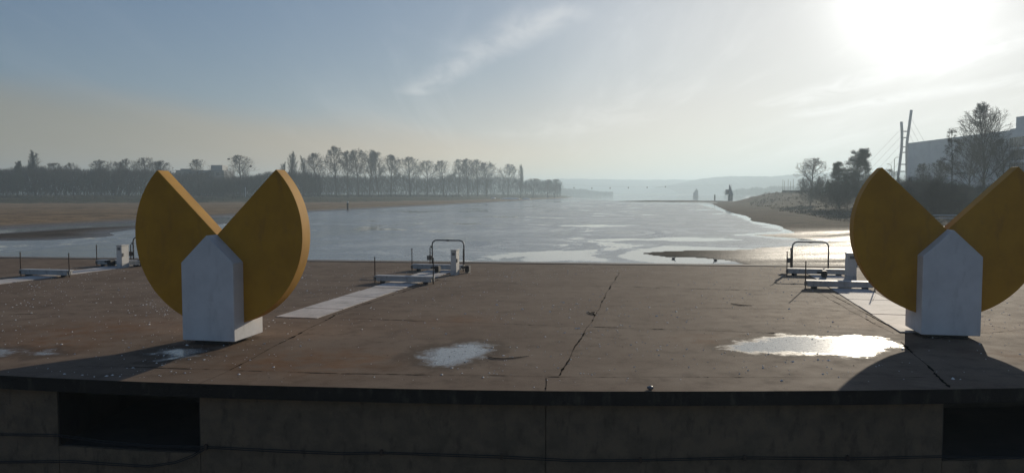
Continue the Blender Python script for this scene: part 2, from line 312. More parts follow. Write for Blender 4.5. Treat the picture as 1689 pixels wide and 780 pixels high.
def terrain(X, Y):
    P = np.stack([X, Y], 1); wb = wob(X, Y, 3.0, 3) * 0.35 * np.clip(Y / 80, 0.3, 6)
    sR = sdf(P, SHORE_R) + wb * 0.5; sS = sdf(P, SPIT); sM = sdf(P, MUD_L) + wb * 0.5; sN = sdf(P, SAND) + wb * 0.5; sB = sdf(P, BANK) + wb; sF = sdf(P, FAR)
    def prof(s, lip, slope): return WZ + np.where(s < 0, np.maximum(s * 0.06, -0.6), np.minimum(s * slope, lip))
    Wd = 22 + 55 * (1 - sm(Y, 120, 420)); flat = 12 * (1 - sm(Y, 160, 400)) + 1.5
    top = 1.6 + 1.5 * sm(Y, 150, 420)
    hR = np.where(sR < 0, WZ + np.maximum(sR * 0.05, -0.6), WZ + 0.012 * np.minimum(sR, 14) + sm(sR, flat, flat + Wd) * (top - WZ) + sm(sR, 3, 25) * wob(X, Y, 6, 5) * 0.16)
    near = 1 - sm(Y, 60, 95); hR = np.where(sR > 0, hR * (1 - near) + near * (WZ + 0.05 + 0.01 * np.minimum(sR, 10) + sm(X, 30, 44) * 2.0), hR)
    hS = prof(sS, 0.25, 0.06); hM = prof(sM, 0.14, 0.03); hN = prof(sN, 0.35, 0.012) ; hF = prof(sF, 3, 0.05)
    hB = np.where(sB < 0, -9, WZ + 0.45 + sm(sB, 0, 22) * 1.5 + sm(sB, 0, 6) * wob(X, Y, 5, 9) * 0.12 + sm(sB, 25, 70) * 0.9)
    H = np.maximum.reduce([hR, hS, hM, hN, hF, hB])
    return H, sR, sM, sN, sB
def ground(x, y): return float(terrain(np.array([float(x)]), np.array([float(y)]))[0][0])

PX, X, Y, Fq = grid(pxs, Ys)
H, sR, sM, sN, sB = terrain(X, Y)
sand = np.array([0.30, 0.215, 0.135]); mud = np.array([0.075, 0.058, 0.045]); grass = np.array([0.085, 0.082, 0.050]); bed = np.array([0.05, 0.045, 0.04]); dry = np.array([0.20, 0.165, 0.115])
col = np.tile(bed, (len(X), 1))
def blend(col, f, c2): return col * (1 - f[:, None]) + c2 * f[:, None]
col = blend(col, sm(sM, -0.5, 0.5), mud); col = blend(col, sm(sN, 0, 1.0), mud * 1.5); col = blend(col, sm(sN + 4 * wob(X, Y, 12, 2), 2, 12), sand)
col = blend(col, sm(sN, 0, 1) * sm(wob(X, Y * 3, 30, 8), 0.2, 0.9) * 0.5, sand * 0.62)
col = blend(col, sm(sB, -3, 5), grass)
fR = sm(sR, 0, 0.8); col = blend(col, fR, mud * 0.9)
col = blend(col, fR * sm(sR + 5 * wob(X, Y, 10, 4), 6, 22) * sm(Y, 90, 120), dry * 0.42)
col = blend(col, fR * sm(wob(X, Y * 2.0, 16, 14), 0.05, 0.75) * sm(sR, 8, 25) * 0.8, grass * 0.9)
col = blend(col, fR * sm(sR, 45, 70), (dry + grass) / 2)
wetg = np.where(sR > -1, 1, np.clip(1 - sm(H, WZ + 0.02, WZ + 0.17), 0, 1)) * np.where(sR > -1, 0, 1) + np.where(sR > -1, 1, 0) * sm(X, 11.0 + (Y - 55) * 0.25, 19 + (Y - 55) * 0.3) * (1 - sm(Y, 82, 104)) * np.clip(0.75 + 0.5 * wob(X, Y * 2, 5, 77), 0.25, 1) * (1 - sm(sN, 4, 10) * 0.8)
m, t, p = mat('ground_soil', spec=0.2); v = wpos(t)
ac = N(t, 'ShaderNodeAttribute', attribute_name='gcol').outputs['Color']; aw = N(t, 'ShaderNodeAttribute', attribute_name='wetg').outputs['Fac']
n1 = noise(t, v, 0.25, 6, 0.65); n2 = noise(t, v, 2.6, 6, 0.7); n3 = noise(t, v, 9, 4, 0.7)
c_ = mixcol(t, 1.0, ac, mixcol(t, maprange(t, n1, 0.3, 0.7), (0.55, 0.55, 0.56), (1.25, 1.22, 1.16)), 'MULTIPLY')
c_ = mixcol(t, 1.0, c_, mixcol(t, maprange(t, n2, 0.35, 0.65), (0.65, 0.65, 0.65), (1.25, 1.25, 1.25)), 'MULTIPLY')
t.links.new(c_, p.inputs['Base Color'])
t.links.new(mathn(t, 'ADD', 0.03, mathn(t, 'MULTIPLY', aw, 0.55)), p.inputs['Specular IOR Level'])
t.links.new(mathn(t, 'SUBTRACT', 0.95, mathn(t, 'MULTIPLY', aw, mathn(t, 'ADD', 0.32, mathn(t, 'MULTIPLY', n2, 0.42)))), p.inputs['Roughness'])
bump(t, p, mathn(t, 'ADD', n2, mathn(t, 'ADD', mathn(t, 'MULTIPLY', n3, 0.6), mathn(t, 'MULTIPLY', noise(t, v, 22, 3, 0.6), 0.35))), 1.0, 0.16)
M['ground'] = m
tag(sheet('ground', X, Y, H, Fq, m, {'gcol': col, 'wetg': wetg}), kind='structure')

# lake: thin ice with open leads (attribute open)
OPEN = [W([(1150, 336.5), (1176, 343.5), (1186, 347.5), (1203, 353.5), (1225, 360), (1235, 367.5), (1262, 372), (1278, 377.5), (1286, 381), (1255, 384.2), (1192, 387.4), (1240, 389.5), (1275, 394), (1322, 397), (1400, 390), (1330, 370), (1260, 350), (1200, 338)]),
        W([(1016.7, 423), (1038, 415), (1095, 406), (1130, 405.6), (1160, 407), (1243, 409.6), (1330, 404), (1330, 445), (1214, 432), (1159, 435.8), (1079, 434.3), (1038, 429)]),
        W([(930, 322.2), (1232, 321.6), (1230, 331), (1010, 331), (935, 326)]),
        W([(-200, 402), (0, 386), (103, 379), (223, 373), (420, 368), (420, 356), (223, 364), (0, 376), (-200, 386)]),
        W([(1040, 396), (1100, 391.5), (1190, 392.5), (1230, 396.5), (1140, 398)]),
        W([(905, 372), (990, 370.5), (1060, 372), (980, 374.5)])]
FROST = [W([(1048, 388), (1070, 381), (1100, 381.5), (1118, 388), (1130, 396), (1100, 399), (1066, 393)]), W([(760, 399), (800, 396), (835, 404), (815, 412), (772, 410)])]
P = np.stack([X, Y], 1); wb = wob(X, Y, 2.2, 11) * np.clip(Y / 100, 0.3, 4) * 0.45
op = np.full(len(X), -50.0)
for pl in OPEN: op = np.maximum(op, (sdf(P, pl) + wb) / np.clip(Y / 90, 0.35, 8))
fr = np.full(len(X), -50.0)
for pl in FROST: fr = np.maximum(fr, (sdf(P, pl) + wb))
m, t, p = mat('lake_ice_and_water'); v = wpos(t); M['water'] = m
ao = N(t, 'ShaderNodeAttribute', attribute_name='open').outputs['Fac']; af = N(t, 'ShaderNodeAttribute', attribute_name='frost').outputs['Fac']
big = noise(t, vmul(t, v, (0.022, 0.016, 1), rot=(0, 0, R(-14))), 1.0, 8, 0.62, 1.6)
mid = noise(t, vmul(t, v, (0.10, 0.07, 1), (4, 9, 0), rot=(0, 0, R(-10))), 1.0, 9, 0.66, 1.2)
fine = noise(t, v, 1.6, 6, 0.7)
mix_ = mathn(t, 'ADD', mathn(t, 'MULTIPLY', big, 0.55), mathn(t, 'MULTIPLY', mid, 0.45))
openf = mathn(t, 'MAXIMUM', ao, mathn(t, 'MAXIMUM', maprange(t, mix_, 0.535, 0.555), mathn(t, 'MULTIPLY', maprange(t, mid, 0.46, 0.60), 0.42)))
frost = mathn(t, 'MAXIMUM', af, maprange(t, mid, 0.40, 0.56))
icec = mixcol(t, frost, (0.055, 0.07, 0.085), (0.21, 0.23, 0.25))
icec = mixcol(t, mathn(t, 'MULTIPLY', maprange(t, fine, 0.45, 0.7), 0.25), icec, (0.38, 0.40, 0.42))
t.links.new(mixcol(t, openf, icec, (0.30, 0.31, 0.31)), p.inputs['Base Color'])
rr = mathn(t, 'ADD', mathn(t, 'MULTIPLY', frost, 0.10), 0.20)
mr = N(t, 'ShaderNodeMix'); t.links.new(openf, mr.inputs[0]); t.links.new(rr, mr.inputs[2]); mr.inputs[3].default_value = 0.05
t.links.new(mr.outputs[0], p.inputs['Roughness']); p.inputs['IOR'].default_value = 1.33
hb = mathn(t, 'MULTIPLY', mathn(t, 'ADD', mid, mathn(t, 'MULTIPLY', fine, 0.25)), mathn(t, 'SUBTRACT', 1.0, mathn(t, 'MULTIPLY', openf, 0.9)))
bump(t, p, hb, 0.2, 0.03)
tag(sheet('water', X, Y, np.full(len(X), WZ), Fq, m, {'open': sm(op, -0.25, 0.35), 'frost': sm(fr, -0.5, 1.5)}), kind='structure')

# ------------------------------------------------------------------ deck
AX = R(12.0); U = Vector((math.cos(AX), -math.sin(AX), 0)); Vv = Vector((math.sin(AX), math.cos(AX), 0))
NE = [at(x, y) for x, y in [(0, 622), (60, 625.3), (120, 628), (220, 632.3), (330, 636), (450, 639.3), (560, 641.8), (660, 644.2), (760, 646.2), (900, 648), (1000, 648.6), (1100, 648.7), (1250, 648.3), (1400, 647.3), (1550, 645.5), (1689, 643)]]
NE = [NE[0] + (NE[0] - NE[2]).normalized() * 60] + NE + [NE[-1] + (NE[-1] - NE[-3]).normalized() * 60]
FE0, FE1 = at(230, 428.5), at(1290, 440.0); fdir = (FE1 - FE0).normalized()
def far_y(x): return FE0.y + (x - FE0.x) * fdir.y / fdir.x
nxs = np.array([q.x for q in NE]); nys = np.array([q.y for q in NE])
def near_y(x): return np.interp(x, nxs, nys)
DP1 = W([(688, 592), (700, 581), (735, 573), (780, 566), (812, 571), (803, 582), (790, 592), (755, 603), (735, 607), (705, 600)], 0)
DPS = [DP1, W([(1195, 577), (1218, 567), (1255, 562), (1275, 556), (1300, 553), (1350, 557), (1400, 554.5), (1450, 558), (1486, 569), (1486, 574), (1462, 578), (1425, 591), (1375, 588), (1320, 585), (1240, 583)], 0),
       W([(247, 583), (270, 577), (322, 577), (327, 584), (305, 591), (262, 597), (275, 590)], 0), W([(42, 584), (75, 579), (82, 585), (52, 589)], 0), W([(-40, 579), (12, 577), (18, 583), (-10, 588)], 0),
       ]
uu = np.concatenate([np.linspace(-60, -14, 12)[:-1], np.arange(-14, 16, 0.06), np.linspace(16, 70, 14)])
tt = np.linspace(0, 1, 220) ** 1.25
XX, TT = np.meshgrid(uu, tt); n0 = near_y(XX); f0 = FE0.y + (XX - FE0.x) * fdir.y / fdir.x
YY = n0 + (f0 - n0) * TT; dx_, dy_ = XX.ravel(), YY.ravel()
i = np.arange(len(uu) - 1)[None, :] + np.arange(len(tt) - 1)[:, None] * len(uu)
Fd = np.stack([i, i + 1, i + 1 + len(uu), i + len(uu)], -1).reshape(-1, 4)
Pd = np.stack([dx_, dy_], 1); wet = np.full(len(dx_), -9.0)
for pl in DPS: wet = np.maximum(wet, sdf(Pd, pl))
stain = np.zeros(len(dx_))
for (x, y, r_) in [(480, 600, 1.3), (560, 595, 0.9), (150, 545, 1.6), (1180, 562, 0.8), (60, 575, 1.0), (330, 575, 0.6), (760, 530, 0.8), (1690, 590, 0.8)]:
    q = at(x, y); stain += np.exp(-((dx_ - q.x) ** 2 + ((dy_ - q.y) * 1.2) ** 2) / r_ ** 2)
deck = tag(sheet('deck', dx_, dy_, np.zeros(len(dx_)), Fd, M['deck'], {'wet': np.clip(0.5 + wet * 0.85, 0, 1), 'stain': np.clip(stain, 0, 1)}), kind='structure')
def band(name, lo, hi, z_top, z_bot, material, x0=-60, x1=70, top=True):   # strip of solid along the near edge, lo/hi = offset towards the lake
    xs = [x0] + [q for q in nxs if x0 < q < x1] + [x1]; mb = MB()
    V = []; Fc = []
    for x in xs:
        y = float(near_y(x)); V += [(x, y + lo, z_top), (x, y + lo, z_bot), (x, y + hi, z_top), (x, y + hi, z_bot)]
    for k in range(len(xs) - 1):
        a_ = 4 * k; b_ = a_ + 4; Fc += [(a_, b_, b_ + 1, a_ + 1), (a_ + 2, a_ + 3, b_ + 3, b_ + 2), (a_ + 1, b_ + 1, b_ + 3, a_ + 3)]
        if top: Fc += [(a_, a_ + 2, b_ + 2, b_)]
    e = 4 * (len(xs) - 1); Fc += [(0, 1, 3, 2), (e, e + 2, e + 3, e + 1)]
    return mesh(name, V, Fc, material)
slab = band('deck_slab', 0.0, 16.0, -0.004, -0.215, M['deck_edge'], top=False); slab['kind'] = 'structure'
# quay face towards the lake, drain gap and outer kerb along the far edge
def strip_far(name, o0, o1, z0, z1, material):
    nrm = Vector((-fdir.y, fdir.x, 0)); a0 = FE0 + fdir * -60; a1 = FE0 + fdir * 90
    V = [a0 + nrm * o0, a1 + nrm * o0, a1 + nrm * o1, a0 + nrm * o1]
    V = [Vector((q.x, q.y, z0)) for q in V] + [Vector((q.x, q.y, z1)) for q in V]
    return mesh(name, V, [(0, 3, 2, 1), (4, 5, 6, 7), (0, 1, 5, 4), (1, 2, 6, 5), (2, 3, 7, 6), (3, 0, 4, 7)], material)
tag(strip_far('quay_wall', -1.2, 0.0, -3.0, -0.02, M['wall']), 'concrete quay wall holding the deck above the ice', 'wall')
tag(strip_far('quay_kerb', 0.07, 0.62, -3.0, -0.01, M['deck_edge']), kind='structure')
o = strip_far('quay_coping', 0.05, 0.64, -0.009, 0.022, weathered('kerb_concrete', (0.17, 0.14, 0.12), (0.13, 0.11, 0.09), (0.06, 0.05, 0.04), 0.85, 2.0, world=True)); tag(o, kind='structure')
# retaining wall below the near edge, with two dark openings
WL = 0.16
def wallx(px):
    Yw = 11.8
    for _ in range(8): Yw = float(near_y((px - CX) / F * Yw)) + WL
    return (px - CX) / F * Yw
x_o = [(wallx(85), wallx(322)), (wallx(1566), 30.0)]
wl = empty('retaining_wall', (0, 0, 0), 0, 'stained brown concrete retaining wall under the near edge of the deck', 'wall')
zb, zo = -3.2, -1.14
wx901 = wallx(901)
segs = [(-60, x_o[0][0]), (x_o[0][1], float(wx901)), (float(wx901), x_o[1][0])]
for a_, b_ in segs: band('wall_panel', WL, 1.1, -0.216, zb, M['wall'], a_ + 0.006, b_ - 0.006).parent = wl
for a_, b_ in x_o:
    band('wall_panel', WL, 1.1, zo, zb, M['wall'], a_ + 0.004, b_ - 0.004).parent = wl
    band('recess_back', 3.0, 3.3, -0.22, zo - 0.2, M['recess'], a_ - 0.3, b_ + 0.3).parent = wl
    for q0_, q1_ in ((a_ - 0.25, a_ + 0.015), (b_ - 0.015, b_ + 0.25)): band('recess_side', WL + 0.02, 2.99, -0.218, zo + 0.014, M['recess'], q0_, q1_).parent = wl  # dark liners added so the opening sides read as shaded
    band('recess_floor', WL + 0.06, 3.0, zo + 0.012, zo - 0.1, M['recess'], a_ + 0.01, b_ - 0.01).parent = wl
band('wall_ledge', WL - 0.035, WL + 0.02, -0.217, -0.245, M['wall'], x_o[0][1], x_o[1][0]).parent = wl
gl = MB().box(-60, 70, -6, 13.5, -2.9, -2.7).build('path', M['wall']); tag(gl, kind='structure')
# cables clipped along the wall
def wallpt(px, py, off=0.05):
    Yw = 11.6
    for _ in range(8):
        x = (px - CX) / F * Yw; Yw = float(near_y(x)) + WL - off
    return Vector(((px - CX) / F * Yw, Yw, zat(py, Yw)))
cabs = [('upper thin cable stapled along the whole retaining wall with small clips', [(-40, 720), (86, 722), (160, 732), (245, 739), (331, 742), (450, 748), (560, 752), (625, 751), (720, 755), (827, 758), (950, 764), (1060, 764), (1235, 760), (1408, 761), (1560, 757), (1700, 760)], [331, 625, 827, 1060, 1235, 1408]),
        ('lower slack cable drooping from the left opening of the wall', [(-40, 768), (100, 766), (170, 770), (235, 774), (280, 768), (308, 757), (331, 742.5)], [])]
for lb, pts, clips in cabs:
    e = empty('wall_cable', wallpt(*pts[0]), 0, lb, 'cable', 'cables on the retaining wall'); w0 = wallpt(*pts[0])
    for k, dz_ in enumerate((0, -0.028)):
        MB().tube([wallpt(*q) - w0 + Vector((0, 0, dz_ + 0.006 * math.sin(j * 1.7 + k))) for j, q in enumerate(pts)], 0.007, 6).build('cable', M['black'], e)
    for cxp in clips:
        py = np.interp(cxp, [q[0] for q in pts], [q[1] for q in pts]); q = wallpt(cxp, py) - w0
        MB().box(q.x - 0.02, q.x + 0.02, q.y - 0.012, q.y + 0.04, q.z - 0.055, q.z + 0.03, 0.004).build('clip', M['rust'], e)

# joints of the deck: dark ragged moss lines
def joint(pts, wid, gaps, seed, zz=0.004):
    r = random.Random(seed); V = []; Fc = []
    a_, b_ = Vector(pts[0]), Vector(pts[1]); L = (b_ - a_).length; d = (b_ - a_) / L; n_ = Vector((-d.y, d.x, 0)); s = 0; ww = wid
    run = []
    while s < L:
        step = r.uniform(0.03, 0.09); ww = max(0.3 * wid, min(1.5 * wid, ww + r.gauss(0, 0.5 * wid))) * r.choice((1, 1, 1, 1.5)); on = (math.sin(s * 2.1 + seed) + math.sin(s * 5.3 + seed * 2) * 0.7) > gaps
        c0 = a_ + d * s + n_ * (0.012 * math.sin(s * 3.0 + seed) + 0.02 * math.sin(s * 0.7)); w_ = ww if on else wid * 0.42
        run.append((c0 - n_ * w_ * r.uniform(0.3, 1.1), c0 + n_ * w_ * r.uniform(0.3, 1.1))); s += step
    for q0, q1 in run: V += [(q0.x, q0.y, zz), (q1.x, q1.y, zz)]
    for k in range(len(run) - 1): Fc.append((2 * k, 2 * k + 2, 2 * k + 3, 2 * k + 1))
    return V, Fc
JV = MB()
JL = [((925, 622), (1022, 449), 0.009, 0.0), ((375, 613), (550, 521), 0.012, -0.2), ((545, 522), (722, 462), 0.014, 0.0), ((320, 636), (375, 614), 0.006, 0.4),
      ((123, 606), (375, 613), 0.009, 0.0), ((375, 613.5), (560, 619), 0.007, 0.3), ((560, 619), (925, 624.5), 0.008, 0.5), ((925, 624.5), (1330, 625.5), 0.009, 0.6), ((1330, 625.5), (1540, 626), 0.006, 0.8),
      ((900, 647), (902, 626), 0.010, 0.2), ((560, 526), (958, 540), 0.014, 0.55), ((958, 540), (1290, 551), 0.014, 0.6), ((1007, 473), (1330, 482), 0.013, 0.1), ((700, 463), (1007, 473), 0.010, 0.6),
      ((1000, 505), (1400, 514), 0.006, 0.9), ((1500, 553), (1365, 482), 0.010, 0.1), ((1480, 552), (1345, 480), 0.008, 0.3), ((0, 455), (230, 459), 0.006, 0.5), ((0, 520), (220, 516), 0.007, 0.5), ((1490, 565), (1575, 643), 0.014, 0.3),
      ((1617, 552), (1700, 545), 0.008, 0.2), ((0, 632), (123, 606), 0.006, 0.4), ((1617, 516), (1720, 525), 0.007, 0.2), ((530, 437), (660, 439), 0.006, 0.6)]
for k, (q0, q1, wd, gp) in enumerate(JL): JV.add(*joint((at(*q0), at(*q1)), wd * 1.5, gp - 0.3, k + 1))
tag(JV.build('joint_moss', M['moss']), 'dark moss and grit filling the joints between deck slabs', 'moss', kind='stuff')

# crumbs of shell and ice scattered over the deck
MBc = MB()
def crumb(x, y, s, z=0.0, r=random):
    a_ = r.uniform(0, 6.28); k = r.uniform(0.35, 1.0); h = s * r.uniform(0.3, 0.6)
    V = [(x + math.cos(a_ + t_) * s * q * (1 if j % 2 else k), y + math.sin(a_ + t_) * s * q * (k if j % 2 else 1), z + 0.002) for j, (t_, q) in enumerate([(0, 1), (1.4, r.uniform(.5, .9)), (2.9, 1), (4.5, r.uniform(.5, .9))])] + [(x, y, z + h)]
    MBc.add(V, [(0, 1, 4), (1, 2, 4), (2, 3, 4), (3, 0, 4), (3, 2, 1, 0)])
cl = [(random.uniform(-17, 15), random.uniform(12.2, 30)) for _ in range(95)]
for k in range(4300):
    if random.random() < 0.62:
        c0 = random.choice(cl); x, y = c0[0] + random.gauss(0, 0.7), c0[1] + random.gauss(0, 0.9)
    else: x, y = random.uniform(-18, 18), random.uniform(12, 31)
    if y < near_y(x) + 0.15 or y > far_y(x) - 0.1: continue
    crumb(x, y, abs(random.gauss(0, 0.011)) + 0.010 + (0.020 if random.random() < 0.05 else 0))
tag(MBc.build('shell_crumbs', M['crumb']), 'white crumbs of shell and ice scattered over the concrete deck', 'crumbs', kind='stuff')
MBc = MB()
for k in range(240):
    x, y = random.uniform(-17, 15), random.uniform(12, 30)
    if y < near_y(x) + 0.15: continue
    crumb(x, y, random.uniform(0.008, 0.022))
for pl in DPS[:2]:
    xs = [q[0] for q in pl]; ys = [q[1] for q in pl]
    for k in range(70): crumb(random.uniform(min(xs), max(xs)), random.uniform(min(ys), max(ys)), random.uniform(0.006, 0.018))
tag(MBc.build('dirt_grit', M['stick']), 'dark grit and leaf scraps on the concrete deck', 'grit', kind='stuff')
def stick(pts, r, lb):
    w_ = [at(*q) + Vector((0, 0, r + 0.003)) for q in pts]; o0 = w_[0]
    tag(MB().tube([q - o0 for q in w_], [r * 0.6] + [r] * (len(pts) - 2) + [r * 0.4], 6).build('stick', M['stick'], loc=o0), lb, 'stick', 'sticks lying on the deck')
stick([(804, 591), (815, 594), (832, 594.5), (850, 593), (873, 590)], 0.009, 'thin dark curved stick lying beside the middle puddle')
stick([(1208, 502), (1222, 504.5), (1243, 505.5)], 0.012, 'short dark stick lying right of the long middle joint')
stick([(970, 516), (975, 518.5), (981, 520), (983, 517.5), (976, 516.8)], 0.014, 'small curled twig lying on the long middle joint')
stick([(1443, 498), (1448, 487)], 0.012, 'short stick on the pale slabs in front of the right yellow disc')
# small round stone on the near edge
import bmesh
def blob(name, loc, r, material, sx=1, sy=1, sz=1, amp=0.15, parent=None, sub=2):
    bm = bmesh.new(); bmesh.ops.create_icosphere(bm, subdivisions=sub, radius=r); rr_ = random.Random(int(loc[0] * 100) + 3)
    for v_ in bm.verts: v_.co = Vector((v_.co.x * sx, v_.co.y * sy, v_.co.z * sz)) * (1 + rr_.uniform(-amp, amp))
    me = bpy.data.meshes.new(name); bm.to_mesh(me); bm.free(); me.materials.append(material)
    me.polygons.foreach_set('use_smooth', [True] * len(me.polygons))
    o_ = bpy.data.objects.new(name, me); C.objects.link(o_); o_.location = loc
    if parent: o_.parent = parent
    return o_
q = at(1076, 647); tag(blob('stone', (q.x, q.y + 0.04, 0.03), 0.045, mat('wet_stone', (0.12, 0.12, 0.13), 0.25)[0], 1.15, 1, 0.7, 0.05), 'small shiny round stone sitting on the near edge of the deck', 'stone')

# ------------------------------------------------------------------ yellow split-disc markers
def marker(dz, loc, label):
    e = empty('disc_sculpture', loc, -R(11.0), label, 'sculpture', 'yellow split-disc sculptures')
    MB().box(-0.36, 0.36, -0.42, 0.42, 0.0, 0.08).build('plinth', M['black'], e)
    w_, sh, rg_ = 0.545, 1.65 + dz, 2.18 + dz
    ped = MB().prism([(-w_, 0.081), (w_, 0.081), (w_, sh), (0.0, rg_), (-w_, sh)], -0.54, 0.54).build('pedestal', M['white'], e)
    bv = ped.modifiers.new('bevel', 'BEVEL'); bv.width = 0.012; bv.segments = 2; bv.limit_method = 'ANGLE'
    Rr, zc, th = 1.785, 2.17 + dz, 0.18
    for sgn, nm in ((-1, 'disc_half'), (1, 'disc_half')):
        prof = [(0.004 * sgn, zc)] ; n_ = 56
        for k in range(n_ + 1):
            a_ = R(45) + (math.pi - R(45) - 0.004) * k / n_      # from the V tip, down the outside, to the bottom
            prof.append((sgn * math.sin(a_) * Rr, zc + math.cos(a_) * Rr))
        if sgn > 0: prof = prof[::-1]
        d_ = MB().prism(prof, -th, th).build(nm, M['yellow'], e)
        bv = d_.modifiers.new('bevel', 'BEVEL'); bv.width = 0.012; bv.segments = 2; bv.limit_method = 'ANGLE'; bv.angle_limit = R(50)
    return e
marker(-0.075, (-5.71, 15.49, 0), 'yellow split disc on a white gabled pedestal, whole in view, its cut edge sunlit')
marker(0.0, (8.83, 16.08, 0), 'yellow split disc on white gabled pedestal beside the glaring puddle, cropped at right')

# ------------------------------------------------------------------ start platforms at the lake edge
def ramp(name_side, Pn, far_off, hoop_off, cab_off, cab_dim, strip_v0, strip_u):
    org = Vector((Pn[0], Pn[1], 0)); rz = -AX
    G = dict(beam='white low kerb beams with posts', strip='pale slab strips across the deck', hoop='steel hoops at the lake edge', cab='cream control cabinets', mot='black motors on the deck')
    def wp(u, v_): q = org + U * u + Vv * v_; return (q.x, q.y, 0)
    for (nm, off, L) in (('near', (0, 0), 1.96), ('far', far_off, 1.98)):
        e = empty('barrier_beam', wp(*off), rz, f'low white kerb beam with thin end posts, {nm} one of the two at the {name_side} slab strip', 'barrier', G['beam'])
        MB().box(0.04, L - 0.04, 0.0, 0.26, 0.06, 0.235, 0.012).build('beam', M['beam'], e)
        MB().box(0.0, L, -0.02, 0.28, 0.19, 0.24, 0.006).build('top_plate', M['beam'], e)
        for x in (0.25, L - 0.25): MB().box(x - 0.08, x + 0.08, 0.04, 0.22, 0.004, 0.06).build('foot', M['black'], e)
        for x in (-0.025, L + 0.0):
            pst = MB().tube([(x + 0.012, 0.05, 0.0), (x + 0.012, 0.05, 0.84)], 0.018, 8).build('post', M['rust'], e)
            MB().box(x - 0.02, x + 0.045, 0.0, 0.09, 0.08, 0.2, 0.004).build('bracket', M['steel'], pst)
    e = empty('slab_strip', wp(strip_u, strip_v0), rz, f'row of pale concrete slabs set in the deck at the {name_side} barrier beams', 'slab strip', G['strip'])
    v_ = 0.0; rr_ = random.Random(int(Pn[0]) + 50); Lt = far_off[1] - strip_v0 + 0.9
    while v_ < Lt:
        l_ = rr_.uniform(0.9, 1.5); l_ = min(l_, Lt - v_)
        MB().box(0, 1.04, v_ + 0.018, v_ + l_ - 0.018, 0.004, 0.014 + rr_.uniform(0, 0.012)).build('slab', M['slab'], e); v_ += l_
        if Lt - v_ < 0.15: break
    e = empty('steel_hoop', wp(*hoop_off), rz, f'bent steel tube hoop at the lake end of the {name_side} slab strip', 'hoop', G['hoop'])
    Wd, Hh, rc = 1.28, 1.08, 0.17
    pts = [(0, 0, 0), (0, 0, Hh - rc)] + [(rc - rc * math.cos(a_), 0, Hh - rc + rc * math.sin(a_)) for a_ in (R(30), R(60), R(90))] + \
          [(Wd / 2, 0, Hh)] + [(Wd - rc + rc * math.sin(a_), 0, Hh - rc + rc * math.cos(a_)) for a_ in (0, R(30), R(60), R(90))] + [(Wd, 0, 0)]
    tb = MB().tube(pts, 0.028, 8).build('hoop_tube', M['steel'], e, smooth=True)
    MB().box(Wd / 2 - 0.06, Wd / 2 + 0.06, -0.036, 0.036, Hh - 0.038, Hh + 0.036, 0.006).build('coupling', M['steel'], e)
    MB().box(-0.08, -0.029, -0.03, 0.03, Hh - 0.30, Hh - 0.22, 0.006).build('hinge', M['steel'], e)
    MB().box(-0.20, -0.03, -0.08, 0.08, 0.30, 0.48, 0.01).build('switch_box', M['grey'], e)
    MB().tube([(-0.06, -0.09, 0.0), (-0.06, -0.09, 0.78)], 0.02, 8).build('stake', M['rust'], e)
    MB().box(-0.10, 0.10, -0.10, 0.10, 0, 0.02).build('base_plate', M['steel'], e)
    MB().box(Wd - 0.10, Wd + 0.10, -0.10, 0.10, 0, 0.02).build('base_plate', M['steel'], e)
    e = empty('control_cabinet', wp(*cab_off), rz, f'narrow cream metal control cabinet standing beside the {name_side} slab strip', 'cabinet', G['cab'])
    cw, cd, chh = cab_dim
    MB().box(0, cw, 0, cd, 0.0, 0.16).build('cabinet_base', M['beam'], e)
    MB().box(0.004, cw - 0.004, 0.004, cd - 0.004, 0.162, chh - 0.03, 0.006).build('cabinet_body', M['cab'], e)
    MB().box(-0.015, cw + 0.015, -0.015, cd + 0.015, chh - 0.03, chh, 0.006).build('cabinet_lid', M['cab'], e)
    MB().box(cw * 0.25, cw * 0.75, -0.004, 0.003, chh - 0.20, chh - 0.10).build('label_plate', M['grey'], e)
    MB().box(cw - 0.004, cw + 0.03, 0.02, 0.10, chh * 0.5, chh * 0.5 + 0.13, 0.006).build('lock', M['grey'], e)
    for k, (u_, dv) in enumerate(((cab_off[0] - 0.72, 0.35), (cab_off[0] + cw + 0.1, 0.75))):
        if name_side == 'right' and k: continue
        e = empty('winch_motor', wp(u_, cab_off[1] + dv), rz, f'small black winch motor {"left" if k == 0 else "right"} of the {name_side} cream cabinet', 'motor', G['mot'])
        MB().box(0, 0.16, 0, 0.30, 0.05, 0.27, 0.02).build('motor_housing', M['black'], e)
        MB().box(0.02, 0.14, 0.02, 0.28, 0.0, 0.05).build('motor_foot', M['grey'], e)
        MB().tube([(-0.16, 0.1, 0.20), (0.0, 0.1, 0.20)], 0.035, 8).build('motor_shaft', M['black'], e)
ramp('leftmost', (-17.3, 27.6), (-0.19, 3.94), (0.43, 5.35), (1.25, 3.3), (0.24, 0.42, 0.90), -9.5, 0.45)
ramp('middle', (-4.46, 25.5), (-0.18, 4.15), (0.24, 5.35), (1.72, 2.85), (0.21, 0.42, 0.90), -7.2, 0.42)
ramp('right', (9.0, 24.0), (-0.04, 3.97), (0.35, 5.75), (1.68, 2.6), (0.30, 0.42, 0.92), -7.7, 0.72)

